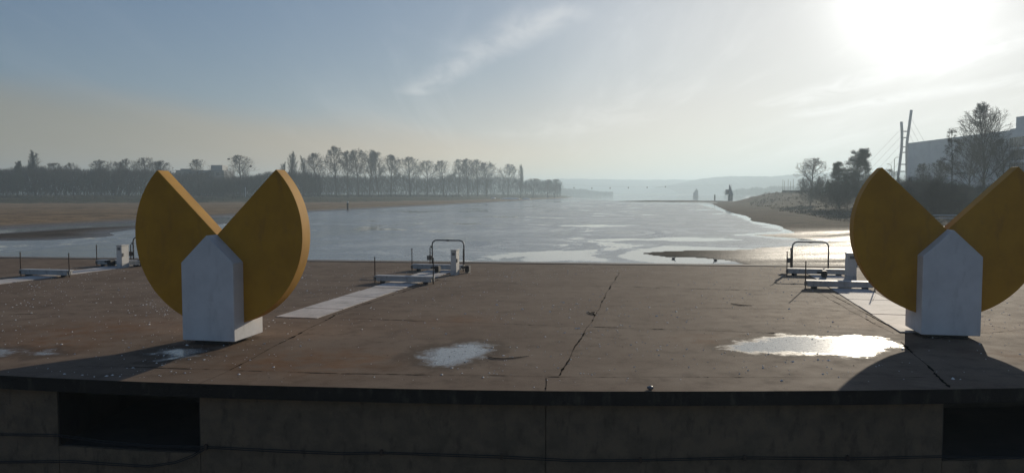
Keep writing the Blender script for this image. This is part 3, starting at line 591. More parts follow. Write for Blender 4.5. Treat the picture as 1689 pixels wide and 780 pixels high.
# ------------------------------------------------------------------ trees
def seg_mesh(name, segs, material, parent, ns=3):
    A = np.array([s[0] for s in segs]); B = np.array([s[1] for s in segs]); r0 = np.array([s[2] for s in segs]); r1 = np.array([s[3] for s in segs])
    d = B - A; d /= np.linalg.norm(d, axis=1)[:, None] + 1e-9
    ref = np.where(np.abs(d[:, 2:3]) > 0.8, np.array([[1., 0, 0]]), np.array([[0, 0, 1.]])); a_ = np.cross(d, ref); a_ /= np.linalg.norm(a_, axis=1)[:, None]; b_ = np.cross(d, a_)
    V = []
    for k in range(ns):
        th = 2 * math.pi * k / ns; V.append(A + (a_ * math.cos(th) + b_ * math.sin(th)) * r0[:, None])
    for k in range(ns):
        th = 2 * math.pi * k / ns; V.append(B + (a_ * math.cos(th) + b_ * math.sin(th)) * r1[:, None])
    V = np.stack(V, 1).reshape(-1, 3); o0 = np.arange(len(segs)) * 2 * ns
    Fq = np.concatenate([np.stack([o0 + k, o0 + (k + 1) % ns, o0 + ns + (k + 1) % ns, o0 + ns + k], 1) for k in range(ns)])
    o_ = sheet(name, V[:, 0], V[:, 1], V[:, 2], Fq, material, smooth=False); o_.parent = parent; return o_
def grow(kind, seed, Hh):
    r = random.Random(seed); low = []; high = []; tips = []
    # n = children per level, ang = angles, env = (centre height, half height, half width) of the crown, all in tree heights
    K = dict(vase=dict(n=(15, 7, 6, 4), ang=(32, 34, 36, 40), st=0.22, up=0.20, r=0.014, env=(0.61, 0.41, 0.22)),
             broad=dict(n=(14, 7, 6, 4), ang=(48, 38, 38, 38), st=0.26, up=0.16, r=0.018, env=(0.59, 0.43, 0.34)),
             column=dict(n=(36, 6, 5, 0), ang=(16, 18, 20, 20), st=0.10, up=0.35, r=0.014, env=(0.56, 0.45, 0.085)),
             birch=dict(n=(26, 8, 6, 4), ang=(40, 34, 36, 40), st=0.20, up=0.14, r=0.011, env=(0.58, 0.43, 0.25)),
             weep=dict(n=(26, 7, 6, 4), ang=(66, 44, 40, 30), st=0.14, up=-0.10, r=0.012, env=(0.36, 0.66, 0.22)),
             bush=dict(n=(22, 8, 7, 5), ang=(48, 30, 30, 34), st=0.02, up=0.10, r=0.008, env=(0.50, 0.52, 0.52)),
             pine=dict(n=(38, 9, 4, 0), ang=(72, 48, 40, 30), st=0.20, up=0.05, r=0.014, env=(0.54, 0.48, 0.27)))[kind]
    minr = (0.0007 if kind in ('birch', 'weep') else 0.0010) * Hh; zc, rz, rx = K['env']; lump = [r.uniform(0.84, 1.12) for _ in range(24)]
    def inside(p):
        th = (math.atan2(p.y, p.x) / 6.2832 + 0.5) * 6; zz = (p.z / Hh - zc) / rz; u = lump[int(th) % 6 + 6 * int(max(0, min(3, (zz + 1) * 2)))]
        wx = rx * u * Hh
        if kind in ('weep', 'pine'): wx *= max(0.05, 1 - 0.75 * (zz + 0.6) / 1.6) * 1.25
        return (p.x / wx) ** 2 + (p.y / wx) ** 2 + zz * zz < 1
    def reach(p, d, cap):
        t_ = 0; st_ = 0.02 * Hh
        while t_ < cap and inside(p + d * (t_ + st_)): t_ += st_
        return t_
    def br(p, d, L, rad, lv):
        nseg = (10, 6, 4, 3, 2)[lv]; pts = [p.copy()]; dd = d.copy(); ds = []
        for k in range(nseg):
            wb_ = (0.025, 0.10, 0.16, 0.22, 0.25)[lv]
            dd = (dd + Vector((r.gauss(0, wb_), r.gauss(0, wb_), r.gauss(0, wb_) + (0 if lv == 0 else K['up'] * 0.5)))).normalized()
            pts.append(pts[-1] + dd * (L / nseg)); ds.append(dd.copy())
        endr = 0.2 if lv == 0 else 0.35
        for k in range(nseg):
            ra = max(minr, rad * (1 - (1 - endr) * k / nseg)); rb = max(minr * 0.8, rad * (1 - (1 - endr) * (k + 1) / nseg))
            (low if lv == 0 else high).append((tuple(pts[k]), tuple(pts[k + 1]), ra, rb))
        if lv >= 2: tips.append(pts[-1]); tips.append(pts[len(pts) // 2])
        if lv >= 4 or K['n'][min(lv, 3)] == 0: return
        n_ = K['n'][lv]
        for j in range(n_):
            f = (K['st'] + (1 - K['st']) * (j + r.random()) / n_) if lv == 0 else (0.15 + 0.85 * (j + r.random()) / n_)
            f = min(f, 0.999); i_ = int(f * nseg); q = pts[i_].lerp(pts[i_ + 1], f * nseg - i_); a0 = ds[i_]
            th = r.uniform(0, 6.283) if lv else j * 2.4 + r.uniform(-.5, .5); o_ = a0.orthogonal().normalized(); o2 = a0.cross(o_)
            side = o_ * math.cos(th) + o2 * math.sin(th); an = R(K['ang'][lv] * r.uniform(0.7, 1.3) * ((1.2 - 0.55 * f) if lv == 0 and kind != 'weep' else 1))
            nd = (a0 * math.cos(an) + side * math.sin(an)).normalized()
            if lv == 0:
                q0 = q + nd * (0.03 * Hh); Lc = reach(q, (nd + Vector((0, 0, K['up'] * 0.7))).normalized(), Hh * 0.6)
                if Lc < 0.04 * Hh: Lc = (0.10 if q.z > zc * Hh else 0.16 + 0.2 * rx) * Hh
                Lc *= r.uniform(0.8, 1.0)
            else:
                Lc = min(reach(q, nd, L * 0.6), L * 0.6 * r.uniform(0.7, 1.1)); Lc = max(Lc, 0.025 * Hh * (1.3 - 0.2 * lv))
            br(q, nd, Lc, max(minr, rad * (0.5 if lv == 0 else 0.45) * (1 - 0.5 * f)), lv + 1)
    br(Vector((0, 0, -0.02 * Hh)), Vector((0, 0, 1)), Hh * (0.35 if kind == 'bush' else 0.96), Hh * K['r'], 0)
    zt = max(s[1][2] for s in high); k_ = Hh / zt
    sc_ = lambda s: (tuple(c * k_ for c in s[0]), tuple(c * k_ for c in s[1]), s[2], s[3])
    low = [sc_(s) for s in low]; high = [sc_(s) for s in high]; tips = [t_ * k_ for t_ in tips]
    return low, high, tips
protos = {}
def halfwidth(segs): a_ = np.abs(np.array([s[1][0] for s in segs])); return float(np.percentile(a_, 97))
def proto(kind, seed, Hh=20.0, cm='twig'):
    low, high, tips = grow(kind, seed, Hh); root = empty(kind_name[kind], (0, 0, 0))
    tr = seg_mesh('trunk', low, M['bark'], root, 6); cr = seg_mesh('crown', high, M[cm], root, 3)
    if kind == 'pine':
        V = []; Fc = []; r = random.Random(seed)
        for tp in tips:
            for k in range(9):
                c0 = tp + Vector((r.gauss(0, .22), r.gauss(0, .22), r.gauss(0, .12))); d_ = Vector((r.uniform(-1, 1), r.uniform(-1, 1), r.uniform(-.2, 1))).normalized() * r.uniform(.16, .32); s_ = d_.orthogonal().normalized() * 0.035
                n_ = len(V); V += [c0 - s_, c0 + s_, c0 + d_]; Fc.append((n_, n_ + 1, n_ + 2))
        mesh('needles', V, Fc, M['needle'], root)
    protos.setdefault(kind, []).append([root, halfwidth(high), Hh, False]); return root
kind_name = dict(vase='bare_tree', broad='broad_tree', column='poplar_tree', birch='birch_tree', weep='larch_tree', bush='shrub', pine='pine_tree')
for s_ in (1, 2, 3, 13, 14): proto('vase', s_, 25)
for s_ in (4, 5, 15, 16): proto('broad', s_, 20)
for s_ in (6, 7): proto('column', s_, 22)
proto('birch', 8, 22, 'birch'); proto('weep', 9, 16, 'birch'); proto('bush', 10, 5); proto('bush', 11, 5); proto('pine', 12, 14)
cnt = {}
def plant(kind, px, top, Yd, label, group, wpx=None, lean=0.0, base=None, cat='tree', rot=None):
    i_ = cnt.get(kind, 0); cnt[kind] = i_ + 1; rec = protos[kind][i_ % len(protos[kind])]; root, hw, H0, used = rec
    x = (px - CX) / F * Yd; gz = ground(x, Yd) if base is None else base; Ht = zat(top, Yd) - gz + 0.15; s = Ht / H0
    sx = (wpx / 2 / F * Yd) / (hw * s) if wpx else 1.0; sx = max(0.45, min(2.2, sx))
    if not used: o = root; rec[3] = True
    else:
        o = root.copy(); C.objects.link(o)
        for ch in root.children: c2 = ch.copy(); C.objects.link(c2); c2.parent = o
    o.location = (x, Yd, gz - 0.15); o.scale = (s * sx, s * sx, s); o.rotation_euler = (0, lean, rot if rot is not None else i_ * 2.1 + px * 0.01)
    tag(o, label, cat, group); return o
def Dl(px): return float(np.interp(px, [-400, 0, 400, 560, 680, 800, 930], [380, 395, 430, 440, 510, 590, 740]))
GL = 'bare trees along the left shore'
left_trees = [
 ('pine', 30, 266, 12, 'small dark conifer tip standing above the wood, farthest left'), ('column', 59, 247, 22, 'tall poplar rising alone above the wood at the far left'),
 ('broad', 93, 268, 36, 'low rounded bare tree just right of the lone left poplar'), ('broad', 122, 268, 30, 'rounded bare tree second right of the lone left poplar'),
 ('vase', 168, 263, 30, 'bare tree with open crown midway along the dark left wood'), ('vase', 190, 264, 26, 'thin bare tree just left of the nest trees in the dark wood'),
 ('broad', 213, 261, 26, 'bare tree with one dark nest above the dark left wood'), ('broad', 241, 259, 34, 'wide bare tree with nests behind the left yellow disc tip'),
 ('vase', 266, 264, 34, 'bare tree right behind the upper tip of the left disc half'), ('broad', 330, 262, 32, 'hazy bare tree standing in front of the low grey building'),
 ('broad', 397, 255, 50, 'wide bare tree with dark nests between the halves of the left disc'), ('column', 466, 266, 12, 'smallest poplar, right above the tip of the left disc'),
 ('column', 484, 249, 18, 'tallest columnar poplar right of the left disc tip'), ('column', 502, 256, 14, 'slim columnar poplar second right of the left disc'),
 ('vase', 525, 251, 30, 'leaning bare tree, first right of the slim poplars'), ('vase', 555, 240, 28, 'tallest bare tree of the left shore row'),
 ('vase', 574, 248, 26, 'bare tree just right of the tallest shore tree'), ('vase', 592, 243, 30, 'second tallest bare tree of the left shore row'),
 ('vase', 610, 246, 28, 'bare tree with forked crown right of the second tallest'), ('vase', 625, 250, 24, 'narrow bare tree in the middle of the dense shore row'),
 ('vase', 645, 254, 28, 'bare tree ending the dense shore row on its right'), ('broad', 677, 258, 42, 'well spaced round-crowned bare tree standing alone in the row'),
 ('broad', 705, 264, 32, 'round bare tree just right of the lone round-crowned one'), ('broad', 732, 264, 34, 'bare tree left of the broad dense clump'),
 ('broad', 757, 262, 28, 'leftmost tree of the broad dense clump'), ('vase', 772, 261, 26, 'second tree of the broad dense clump'),
 ('broad', 788, 262, 28, 'third tree of the broad dense clump'), ('vase', 803, 265, 28, 'rightmost tree of the broad dense clump'),
 ('broad', 838, 270, 28, 'small bare tree standing between the clump and the single poplar'), ('column', 859, 270, 10, 'single slim poplar near the end of the left shore'),
 ('broad', 879, 294, 30, 'low rounded tree right of the single slim poplar'), ('broad', 903, 296, 26, 'low rounded tree near the tip of the left shore'), ('broad', 915, 295, 24, 'last low tree at the very tip of the left shore')]
for k_, px, tp, wd, lb in left_trees:
    plant(k_, px, tp, Dl(px) + random.uniform(-8, 12), lb, GL, wd * (1.3 if k_ != 'column' else 1.0), lean=R(-9) if 'leaning' in lb else R(random.uniform(-2, 2)))
GR = 'trees on the right bank'
plant('broad', 1338, 260, 270, 'pale hazy bare tree, leftmost on the right bank', GR, 56, base=2.0)
plant('pine', 1384, 268, 200, 'smaller dark pine left of the taller one on the right bank', GR, 44)
plant('pine', 1410, 246, 192, 'taller dark pine left of the right yellow disc', GR, 52)
plant('weep', 1568, 210, 120, 'narrow drooping tree seen between the halves of the right disc', GR, 46)
plant('birch', 1622, 168, 160, 'tallest bare birch standing in front of the long grey building', GR, 86)
plant('birch', 1596, 222, 175, 'shorter birch left of the tallest birch by the building', GR, 56)
plant('birch', 1655, 226, 150, 'shorter birch right of the tallest birch by the building', GR, 60)
plant('weep', 1700, 226, 150, 'drooping tree at the right picture edge before the high block', GR, 54)
plant('broad', 1525, 268, 165, 'low bare tree against the left corner of the grey building', GR, 44)
plant('vase', 1548, 262, 170, 'thin bare tree right of the grey building corner', GR, 36)
plant('broad', 1462, 278, 220, 'small bare tree just left of the bridge pylons', GR, 40)
GB = 'shrubs on the right bank'
for px, tp, Yd, wd, lb in [(1336, 289, 235, 50, 'round dense shrub below the pale hazy tree'), (1362, 288, 205, 48, 'dense dark shrub left of the small pine'), (1380, 296, 175, 46, 'dark shrub at the foot of the pines'),
        (1398, 292, 185, 50, 'dark shrub under the taller pine'), (1425, 286, 180, 44, 'shrub half hidden behind the left tip of the right disc'), (1500, 286, 150, 60, 'shrub beneath the bridge pylons'), (1522, 284, 115, 70, 'dense brown shrub in front of the grey building corner'),
        (1548, 288, 100, 60, 'nearest dense shrub above the notch of the right disc'), (1500, 298, 110, 60, 'low dense shrub behind the right disc, left of its notch'), (1575, 300, 130, 50, 'low shrub under the drooping tree'), (1465, 296, 160, 50, 'shrub right behind the left half of the right disc'), (1680, 296, 160, 60, 'shrub at the right picture edge below the birch')]:
    plant('bush', px, tp, Yd, lb, GB, wd, cat='shrub')

# nests in the wide tree
for px, py, lb in [(379, 263, 'dark bird nest high on the left side of the wide tree'), (388, 266, 'dark bird nest near the top of the wide tree'), (415, 275, 'dark bird nest low on the right side of the wide tree'), (231, 268, 'dark bird nest in the wide tree behind the left disc tip')]:
    q = atY(px, Dl(px), zat(py, Dl(px))); tag(blob('bird_nest', q, 0.65, M['twig'], 1, 1, 0.8, 0.25), lb, 'nest', 'bird nests')

# far woods that read as one mass
def wood(name, pts, depth, n, seed, label, Df, blade=(1.4, 4.2), wid=0.11, fuzz=2.5):
    r = np.random.default_rng(seed); xs = [q[0] for q in pts]; ts = [q[1] for q in pts]
    px = r.uniform(xs[0], xs[-1], n); dd = r.uniform(0, 1, n) * depth; Yd = np.array([Df(q) for q in px]) + dd
    top = np.interp(px, xs, ts) + fuzz * wob(px, px * 0 + seed, 9, seed) + 0.6 * fuzz * wob(px, dd, 3, seed + 1) + r.exponential(fuzz, n) * 0.0
    X_ = (px - CX) / F * Yd; gz = terrain(X_, Yd)[0]; zt = CH - (top - HY) / F * Yd
    f = r.uniform(0, 1, n) ** 0.8; L = r.uniform(*blade, n); z0 = gz + (zt - gz - L * 0.8) * f - 0.2
    th = r.uniform(0, 6.283, n); tilt = np.abs(r.normal(0, 0.42, n)); d_ = np.stack([np.sin(tilt) * np.cos(th), np.sin(tilt) * np.sin(th), np.cos(tilt)], 1)
    P0 = np.stack([X_, Yd, z0], 1); ph = r.uniform(0, 6.283, n); s_ = np.stack([np.cos(ph), np.sin(ph), ph * 0], 1) * (wid * r.uniform(0.4, 1.3, n))[:, None]
    P1 = P0 + d_ * L[:, None]
    V = np.stack([P0 - s_, P0 + s_, P1 + s_ * 0.3, P1 - s_ * 0.3], 1).reshape(-1, 3); o0 = np.arange(n) * 4
    o_ = sheet(name, V[:, 0], V[:, 1], V[:, 2], np.stack([o0, o0 + 1, o0 + 2, o0 + 3], 1), M['brush'], smooth=False)
    return tag(o_, label, 'woodland', kind='stuff')
wood('woodland', [(-200, 276), (0, 278), (60, 272), (110, 277), (150, 280), (200, 279), (240, 277), (300, 285), (372, 291), (410, 290), (450, 284), (500, 284), (530, 290)], 45, 64000, 21, 'dense dark bare woodland covering the left shore behind the sand', lambda q: Dl(q) + 14)
wood('woodland', [(500, 285), (560, 290), (640, 287), (700, 291), (760, 292), (850, 292), (900, 299), (925, 303)], 90, 30000, 22, 'hazy grey undergrowth behind the row of tall shore trees', lambda q: Dl(q) + 55, wid=0.12, fuzz=4.5)
wood('thicket', [(1440, 300), (1500, 296), (1560, 300), (1600, 304), (1700, 304)], 30, 16000, 25, 'dark brown thicket at the foot of the grey building', lambda q: 150, (0.6, 2.2), 0.05)
wood('thicket', [(300, 320), (520, 320), (700, 320), (760, 321)], 5, 4000, 26, 'low dark scrub along the top of the left bank', lambda q: Dl(q) - 14, (0.5, 1.4), 0.08)
def tufts(name, n, seed, px0, px1, y0, y1, label, hgt, wd, test):
    r = np.random.default_rng(seed); px = r.uniform(px0, px1, n); py = r.uniform(y0, y1, n); Yd = (CH + 0.5) * F / (py - HY); X_ = (px - CX) / F * Yd
    Hh, s1, s2, s3, s4 = terrain(X_, Yd); ok = test(Hh, s1, s3, s4) & (wob(X_, Yd * 2, 9, seed) + r.normal(0, .35, n) > 0.15); X_, Yd, Hh = X_[ok], Yd[ok], Hh[ok]; n = len(X_); V = []
    k = 3; X_, Yd, Hh = [np.repeat(a_, k) for a_ in (X_, Yd, Hh)]; n *= k; X_ = X_ + r.normal(0, .25, n); Yd = Yd + r.normal(0, .25, n); sc_ = np.clip(Yd / 120, 0.6, 3)
    th = r.uniform(0, 6.28, n); L = r.uniform(0.4, 1, n) * hgt * sc_; P0 = np.stack([X_, Yd, Hh - 0.05], 1); s_ = np.stack([np.cos(th), np.sin(th), 0 * th], 1) * (wd * sc_)[:, None]
    P1 = P0 + np.stack([r.normal(0, .3, n) * L, r.normal(0, .3, n) * L, L], 1); V = np.stack([P0 - s_, P0 + s_, P1], 1).reshape(-1, 3)
    o_ = mesh(name, V, np.arange(n * 3).reshape(-1, 3), M['reed']); return tag(o_, label, 'grass', kind='stuff')
tufts('dry_grass', 26000, 41, 1235, 1760, 321, 372, 'dry tufts of winter grass on the right bank', 0.32, 0.05, lambda H_, a_, b_, c_: a_ > 12)
tufts('dry_grass', 9000, 42, -60, 900, 324.5, 338, 'dry tufts of winter grass along the left bank', 0.30, 0.05, lambda H_, a_, b_, c_: c_ > 0)
# hills
def hills(name, pts, Yd, depth, seed, z0=-1):
    xs = np.arange(pts[0][0], pts[-1][0], 0.8); tp = np.interp(xs, [q[0] for q in pts], [q[1] for q in pts]); r = np.random.default_rng(seed)
    V = []; Fc = []; zt = zat(tp, Yd)
    for k, (sx_, dY, f) in enumerate([(0, 0, 0), (0, depth * 0.3, 0.55), (0, depth * 0.7, 0.88), (0, depth, 1.0), (0, depth * 1.6, 0.7)]):
        rough_ = (r.normal(0, 1, len(xs)) * 0.8 + wob(xs, xs * 0 + k, 6, seed + k) * 1.3) * (Yd / 2400) * (0 if k == 0 else 1)
        for x_, z_, q_ in zip(xs, zt, rough_): V.append(((x_ - CX) / F * (Yd + depth), Yd + dY, z0 + (z_ - z0) * (Yd + depth) / Yd * f + q_))
    n_ = len(xs)
    for k in range(4):
        for j in range(n_ - 1): Fc.append((k * n_ + j, k * n_ + j + 1, (k + 1) * n_ + j + 1, (k + 1) * n_ + j))
    o_ = mesh(name, V, Fc, M['hill']); tag(o_, kind='structure')
hills('hills', [(-1400, 305), (-300, 300), (300, 302), (700, 303), (820, 299), (880, 297), (930, 295), (990, 296), (1060, 297), (1120, 296.5), (1150, 297.5), (1250, 299), (1500, 300)], 3000, 300, 31)
hills('hills', [(1085, 309), (1120, 303), (1147, 297), (1170, 294), (1200, 291.5), (1240, 291.5), (1270, 292), (1300, 289), (1330, 286), (1400, 285), (1600, 284), (2400, 290), (3600, 300)], 2250, 350, 32)
wood('woodland', [(905, 312), (950, 311), (980, 314), (1010, 317)], 60, 9000, 23, 'faint strip of trees at the far left end of the lake', lambda q: 1700, (3, 9), 0.5)
wood('woodland', [(1195, 314), (1240, 309), (1330, 307), (1400, 305)], 60, 9000, 24, 'faint wooded strip below the right hill', lambda q: 1500, (3, 9), 0.5)

# ------------------------------------------------------------------ buildings and bridge
e = empty('office_building', (150, 237, 0), 0, 'long flat-roofed grey building behind the birches', 'building'); ZR = zat(237, 300)
MB().box(0, 60, 0.01, 63, 0, ZR - 0.5).build('facade', M['bld'], e); MB().box(-0.15, 60, -0.1, 63.2, ZR - 0.5, ZR).build('roof_edge', M['bld'], e)
e = empty('glazed_block', (146, 150, 0), 0, 'taller glazed office block cut off by the right picture edge', 'building'); ZR2 = zat(191, 225)
MB().box(0.4, 60, 0, 83, 0, ZR2 - 3.3).build('facade', M['bld'], e); MB().box(0.8, 60, 0.5, 81, ZR2 - 3.3, ZR2).build('roof_storey', M['bld'], e)
for f in range(6):
    z_ = 1.6 + f * 3.7
    if z_ + 2.9 > ZR2 - 3.2: break
    MB().box(0.0, 0.38, 0.0, 83.2, z_ + 2.75, z_ + 3.45).build('floor_band', M['bld'], e)
    for k in range(12): MB().box(0.10, 0.29, 68.6 + k * 1.2, 68.75 + k * 1.2, z_ - 0.2, z_ + 2.74).build('mullion', M['pylon'], e)
    MB().box(0.30, 0.36, 0.2, 82.8, z_ - 0.2, z_ + 2.7).build('window_row', M['glass'], e)
e = empty('low_building', atY(331, 520, 0.5), 0, 'low flat-roofed grey building half hidden by the left wood', 'building'); k_ = 520 / F
MB().box(-39.5 * k_, 39.5 * k_, 0, 20, 0, zat(281, 520) - 0.5).build('main_block', M['bld3'], e)
MB().box(-34 * k_, -16 * k_, 2, 14, zat(281, 520) - 0.5, zat(278.5, 520) - 0.5).build('roof_deck', M['bld3'], e)
MB().box(11 * k_, 30 * k_, 8, 18, zat(281, 520) - 0.5, zat(272, 520) - 0.5).build('roof_storey', M['bld2'], e)
for k in range(8): MB().box((-36 + k * 9) * k_, (-31 + k * 9) * k_, -0.1, -0.02, zat(290, 520) - 0.5, zat(285, 520) - 0.5).build('window', M['glass'], e)
YP = 345
e = empty('cable_bridge', atY(1488, YP, 1.5), 0, 'footbridge with two curved pylons and stay cables left of the grey building', 'bridge'); bo = Vector(e.location)
pl = [(1479.5, 293), (1481, 280), (1482.6, 262.6), (1484.2, 245), (1484.4, 230), (1483.8, 215), (1482.6, 202)]
pr = [(1494.4, 293), (1493.6, 280), (1493, 262.6), (1492.6, 248), (1492.9, 235), (1495.4, 211), (1497, 197), (1498.5, 183)]
for pp in (pl, pr): MB().tube([atY(a_, YP, zat(b_, YP)) - bo for a_, b_ in [(pp[0][0] - 0.4, 312)] + pp], 0.56, 10).build('pylon', M['pylon'], e, smooth=True)
for y_ in (217.7, 228, 243, 252, 271.5, 283):
    xa = np.interp(y_, [q[1] for q in pl[::-1]], [q[0] for q in pl[::-1]]); xb = np.interp(y_, [q[1] for q in pr[::-1]], [q[0] for q in pr[::-1]])
    MB().tube([atY(xa, YP, zat(y_, YP)) - bo, atY(xb, YP, zat(y_, YP)) - bo], 0.24, 6).build('crossbar', M['pylon'], e)
for k in range(5):
    y0_ = 212 + k * 13; MB().tube([atY(1484, YP, zat(y0_, YP)) - bo, atY(1405 + k * 13, YP + 3, zat(296, YP)) - bo], 0.045, 5).build('stay_cable', M['pylon'], e)
    y0_ = 192 + k * 15; MB().tube([atY(1496, YP, zat(y0_, YP)) - bo, atY(1560 - k * 11, YP + 3, zat(300, YP)) - bo], 0.045, 5).build('stay_cable', M['pylon'], e)
MB().box(-26, 30, -1.5, 1.5, 3.4, 4.0).build('bridge_deck', M['bld3'], e)

# ------------------------------------------------------------------ small far things
def gz(px, Yd): return ground((px - CX) / F * Yd, Yd)
def lamp(px, top, Yd, arm, lb):
    g = gz(px, Yd); e = empty('street_lamp', atY(px, Yd, g), 0, lb, 'street lamp', 'street lamps by the bridge'); h = zat(top, Yd) - g
    MB().tube([(0, 0, -0.2), (0, 0, h - 0.5), (arm * 0.3, 0, h - 0.1), (arm, 0, h)], [0.11, 0.08, 0.06, 0.05], 6).build('lamp_post', M['steel'], e)
    MB().box(arm - 0.1, arm + 0.7, -0.15, 0.15, h - 0.06, h + 0.1, 0.03).build('lamp_head', M['grey'], e)
lamp(1473, 260, 240, 1.2, 'tall street lamp just left of the bridge pylons'); lamp(1468, 271, 270, -1.4, 'lower street lamp farther left of the pylons')
e = empty('flagpole_terrace', atY(1312, 400, gz(1312, 400)), 0, 'low dark hedge wall on top of the right bank', 'wall'); 
MB().box(-6.8, 7.5, -0.6, 0.6, -3.8, 1.0, 0.1).build('wall_body', M['brush'], e)
for k, (px, tp) in enumerate([(1290.3, 297), (1293, 299), (1299, 296), (1307.5, 296), (1303, 300)]):
    nm = ('leftmost', 'second', 'third', 'rightmost', 'shortest')[k]; g = gz(px, 405)
    e = empty('mast', atY(px, 405, g), 0, f'{nm} thin bare mast rising behind the low dark wall', 'mast', 'masts on the right bank'); h = zat(tp, 405) - g
    MB().tube([(0, 0, -0.2), (0, 0, h)], [0.15, 0.09], 6).build('pole', M['steel'], e); blob('finial', (0, 0, h), 0.16, M['steel'], parent=e, sub=1)
# judges' tower on the right shore
YT = 440; g = WZ + 0.12
e = empty('start_tower', atY(1204.5, YT, g), 0, 'blue-grey start tower with a triangular fin on the right shore tip', 'tower'); s_ = YT / F / 5.63
def tx(x): return (x - 475) * s_
def tz(y): return (290 - y) * s_
MB().box(tx(457), tx(490), -1.2, 1.2, tz(292), tz(236)).build('tower_shaft', M['bld3'], e)
MB().prism([(tx(458), tz(236)), (tx(501), tz(238)), (tx(466), tz(140)), (tx(461), tz(140))], -0.5, 0.5).build('fin', M['sail'], e)
cb = MB().box(tx(433), tx(457), -1.3, 1.3, tz(228), tz(183)).build('cabin', M['sail'], e); MB().box(tx(436), tx(454), -1.38, -1.31, tz(215), tz(193)).build('window', M['glass'], cb)
MB().box(tx(420), tx(457), -0.6, 0.6, tz(231), tz(227.5)).build('balcony', M['steel'], e)
YT = 1000; e = empty('water_tower', atY(1147, YT, WZ), 0, 'hazy stepped tower standing far out in the lake', 'tower'); k_ = YT / F
MB().box(-4.2 * k_, 4.2 * k_, -2, 2, -0.5, 1.0).build('tower_base', M['bld3'], e)
for a_, b_, h_ in ((-3.8, -1.6, 5.5), (-1.5, 0.2, 8), (0.3, 1.8, 10.2), (1.9, 3.6, 8.6)): MB().box(a_ * k_, b_ * k_, -1.6, 1.6, 1.0, h_).build('tower_block', M['sail'], e)
def pile(px, y0, top, hw, lb, mt='wood', cap=True):
    Yd = (CH - WZ) * F / (y0 - HY); e = empty('mooring_pile', atY(px, Yd, WZ), 0, lb, 'post', 'posts standing in the lake'); h = zat(top, Yd) - WZ
    MB().tube([(0, 0, -1.0), (0.02, 0, h)], hw, 10).build('post', M[mt], e)
    if cap: MB().tube([(0.02, 0, h + 0.002), (0.02, 0, h + hw * 1.4)], hw * 0.92, 10).build('post_cap', M['white_and_glare'], e)
pile(573.5, 346.3, 334.5, 0.24, 'dark wooden post with white cap at the edge of the sand'); pile(1178.5, 330.5, 321.3, 0.45, 'dark post standing left of the start tower', cap=False)
pile(739, 328.5, 320, 0.5, 'pale marker post far off on the left shore', 'white_and_glare'); pile(762, 328.5, 323.5, 0.5, 'short pale marker post right of the taller pale one', 'white_and_glare')
for (x0, x1), lb in zip(((810, 818), (824, 858), (861, 875)), ('shortest left strip of modelled white glare on the left shore', 'longest middle strip of modelled white glare on the left shore', 'right strip of modelled white glare near the shore tip')):
    Yd = 560; q = atY((x0 + x1) / 2, Yd, zat(321.6, Yd)); gg = ground(q.x, Yd); o = blob('glare_mound', (q.x, Yd, gg + 0.1), 1.0, M['white_and_glare'], (x1 - x0) / 2 / F * Yd, 2.5, 0.75, 0.04, sub=3); tag(o, lb, 'glare mound', 'modelled strips of glare on the left shore')  # white mounds added to stand in for strips of bright glare
e = empty('flagpole', atY(405.5, 400, gz(405, 400)), 0, 'short white pole in front of the woods between the left disc halves', 'pole'); MB().tube([(0, 0, -.2), (0, 0, zat(309, 400) - e.location.z)], 0.16, 6).build('pole', M['white_and_glare'], e)
# cable across the lake with hanging markers
YL = 520; A0 = atY(905, YL, zat(303, YL)); A1 = atY(1206, YL, zat(304, YL))
def cab_pt(f): q = A0.lerp(A1, f); q.z -= 4 * 1.9 * f * (1 - f); return q
mk = [(946.6, 310), (976, 310.6), (1006, 310.4), (1036, 309.8), (1067, 309.3), (1097, 308.2)]
tag(MB().tube([cab_pt(k / 24) - A0 for k in range(25)], 0.02, 5).build('span_cable', M['steel'], loc=A0), 'thin cable spanning the lake above the ice', 'cable')
for k, (px, py) in enumerate(mk):
    q = atY(px, YL, zat(py, YL)); cz = cab_pt((q.x - A0.x) / (A1.x - A0.x)).z
    e = empty('lane_marker', q, 0, f'{("leftmost", "second from left", "third from left", "third from right", "second from right", "rightmost")[k]} of six dark lane markers hanging over the lake', 'lane marker', 'lane markers hanging over the lake')
    blob('float', (0, 0, 0), 0.42, M['black'], 0.8, 0.8, 1.35, 0.03, parent=e)
    if cz - q.z > 0.5: MB().tube([(0, 0, 0.5), (0, 0, cz - q.z)], 0.02, 4).build('hanger', M['steel'], e)
for px, lb in ((905, 'thin mast at the left shore holding the cable over the lake'), (1206, 'thin mast right of the start tower holding the cable over the lake')):
    q = atY(px, YL); g = ground(q.x, YL); h = zat(303 if px < 1000 else 304, YL) - g
    tag(MB().tube([(0, 0, -0.5), (0, 0, h)], 0.07, 6).build('mast', M['steel'], loc=(q.x, YL, g)), lb, 'mast', 'masts holding the lake cable')
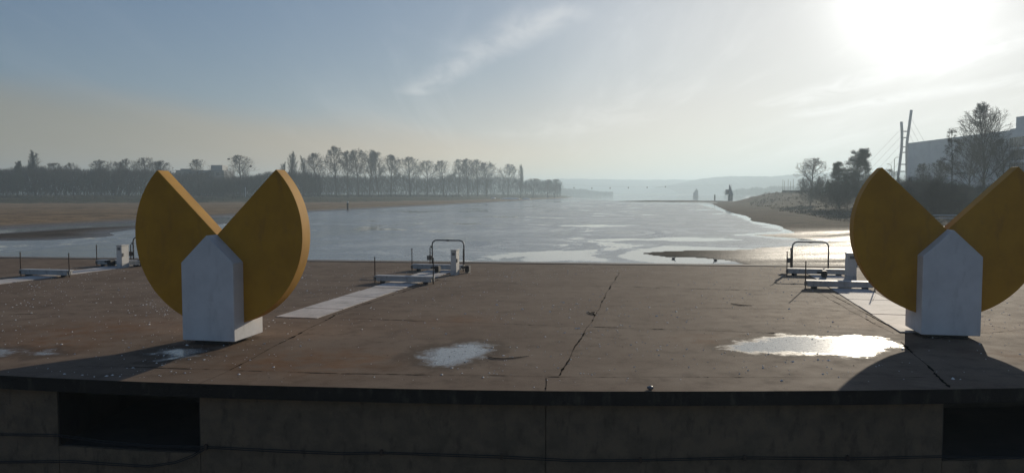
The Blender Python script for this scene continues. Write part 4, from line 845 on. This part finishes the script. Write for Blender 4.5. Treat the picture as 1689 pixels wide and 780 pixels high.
# two ducks on the pool
def duck(px, py, lb, sgn):
    q = at(px, py, WZ); bm = bmesh.new()
    me = bpy.data.meshes.new('duck'); sk = [((-0.22, 0, 0.10), .03), ((-0.12, 0, 0.07), .09), ((0.02, 0, 0.07), .11), ((0.13, 0, 0.09), .08), ((0.18, 0, 0.18), .045), ((0.20, 0, 0.25), .05), ((0.29, 0, 0.24), .015)]
    me.from_pydata([Vector((a_[0] * sgn, a_[1], a_[2])) for a_, _ in sk], [(i_, i_ + 1) for i_ in range(len(sk) - 1)], []); o_ = bpy.data.objects.new('duck', me); C.objects.link(o_); bm.free()
    md = o_.modifiers.new('skin', 'SKIN'); sv = me.skin_vertices[0].data if me.skin_vertices else None
    if sv:
        for v_, (_, r_) in zip(sv, sk): v_.radius = (r_, r_ * 0.9)
        sv[2].use_root = True
    o_.modifiers.new('sub', 'SUBSURF').render_levels = 2; me.materials.append(M['feather']); o_.location = q; o_.scale = (0.62,) * 3; tag(o_, lb, 'duck', 'ducks on the pool')
duck(1111.5, 427.5, 'dark duck on the bright pool, left of the pair', 1); duck(1181, 430, 'dark duck on the bright pool, right of the pair', -1)
# railing on the embankment behind the notch of the right disc
YR = 66; gR = zat(355, YR) - 1.1; e = empty('shore_railing', atY(1500, YR, gR), 0, 'pale two-bar railing seen through the notch of the right disc', 'railing')
MB().box(-3, 14, -0.3, 0.3, -2.6, 0.02).build('plinth_wall', M['deck_edge'], e)
for z_ in (1.1, 0.85): MB().tube([(-2.9, 0, z_), (13.9, 0, z_)], 0.035, 6).build('rail', M['white_and_glare'], e)
for k in range(8): MB().tube([(-2.8 + k * 2.37, 0, 0), (-2.8 + k * 2.37, 0, 1.12)], 0.04, 6).build('post', M['rust'], e)

# ------------------------------------------------------------------ haze
m = bpy.data.materials.new('haze'); m.use_nodes = True; t = m.node_tree; t.nodes.clear()
pv = N(t, 'ShaderNodeVolumePrincipled'); pv.inputs['Color'].default_value = (0.60, 0.74, 0.84, 1); pv.inputs['Density'].default_value = 0.00058; pv.inputs['Anisotropy'].default_value = 0.40
ou = N(t, 'ShaderNodeOutputMaterial'); t.links.new(pv.outputs[0], ou.inputs['Volume'])
tag(MB().box(-9500, 9500, -60, 5900, -4.5, 82).build('haze', m), 'thin morning haze filling the air over the lake', 'haze', kind='stuff')
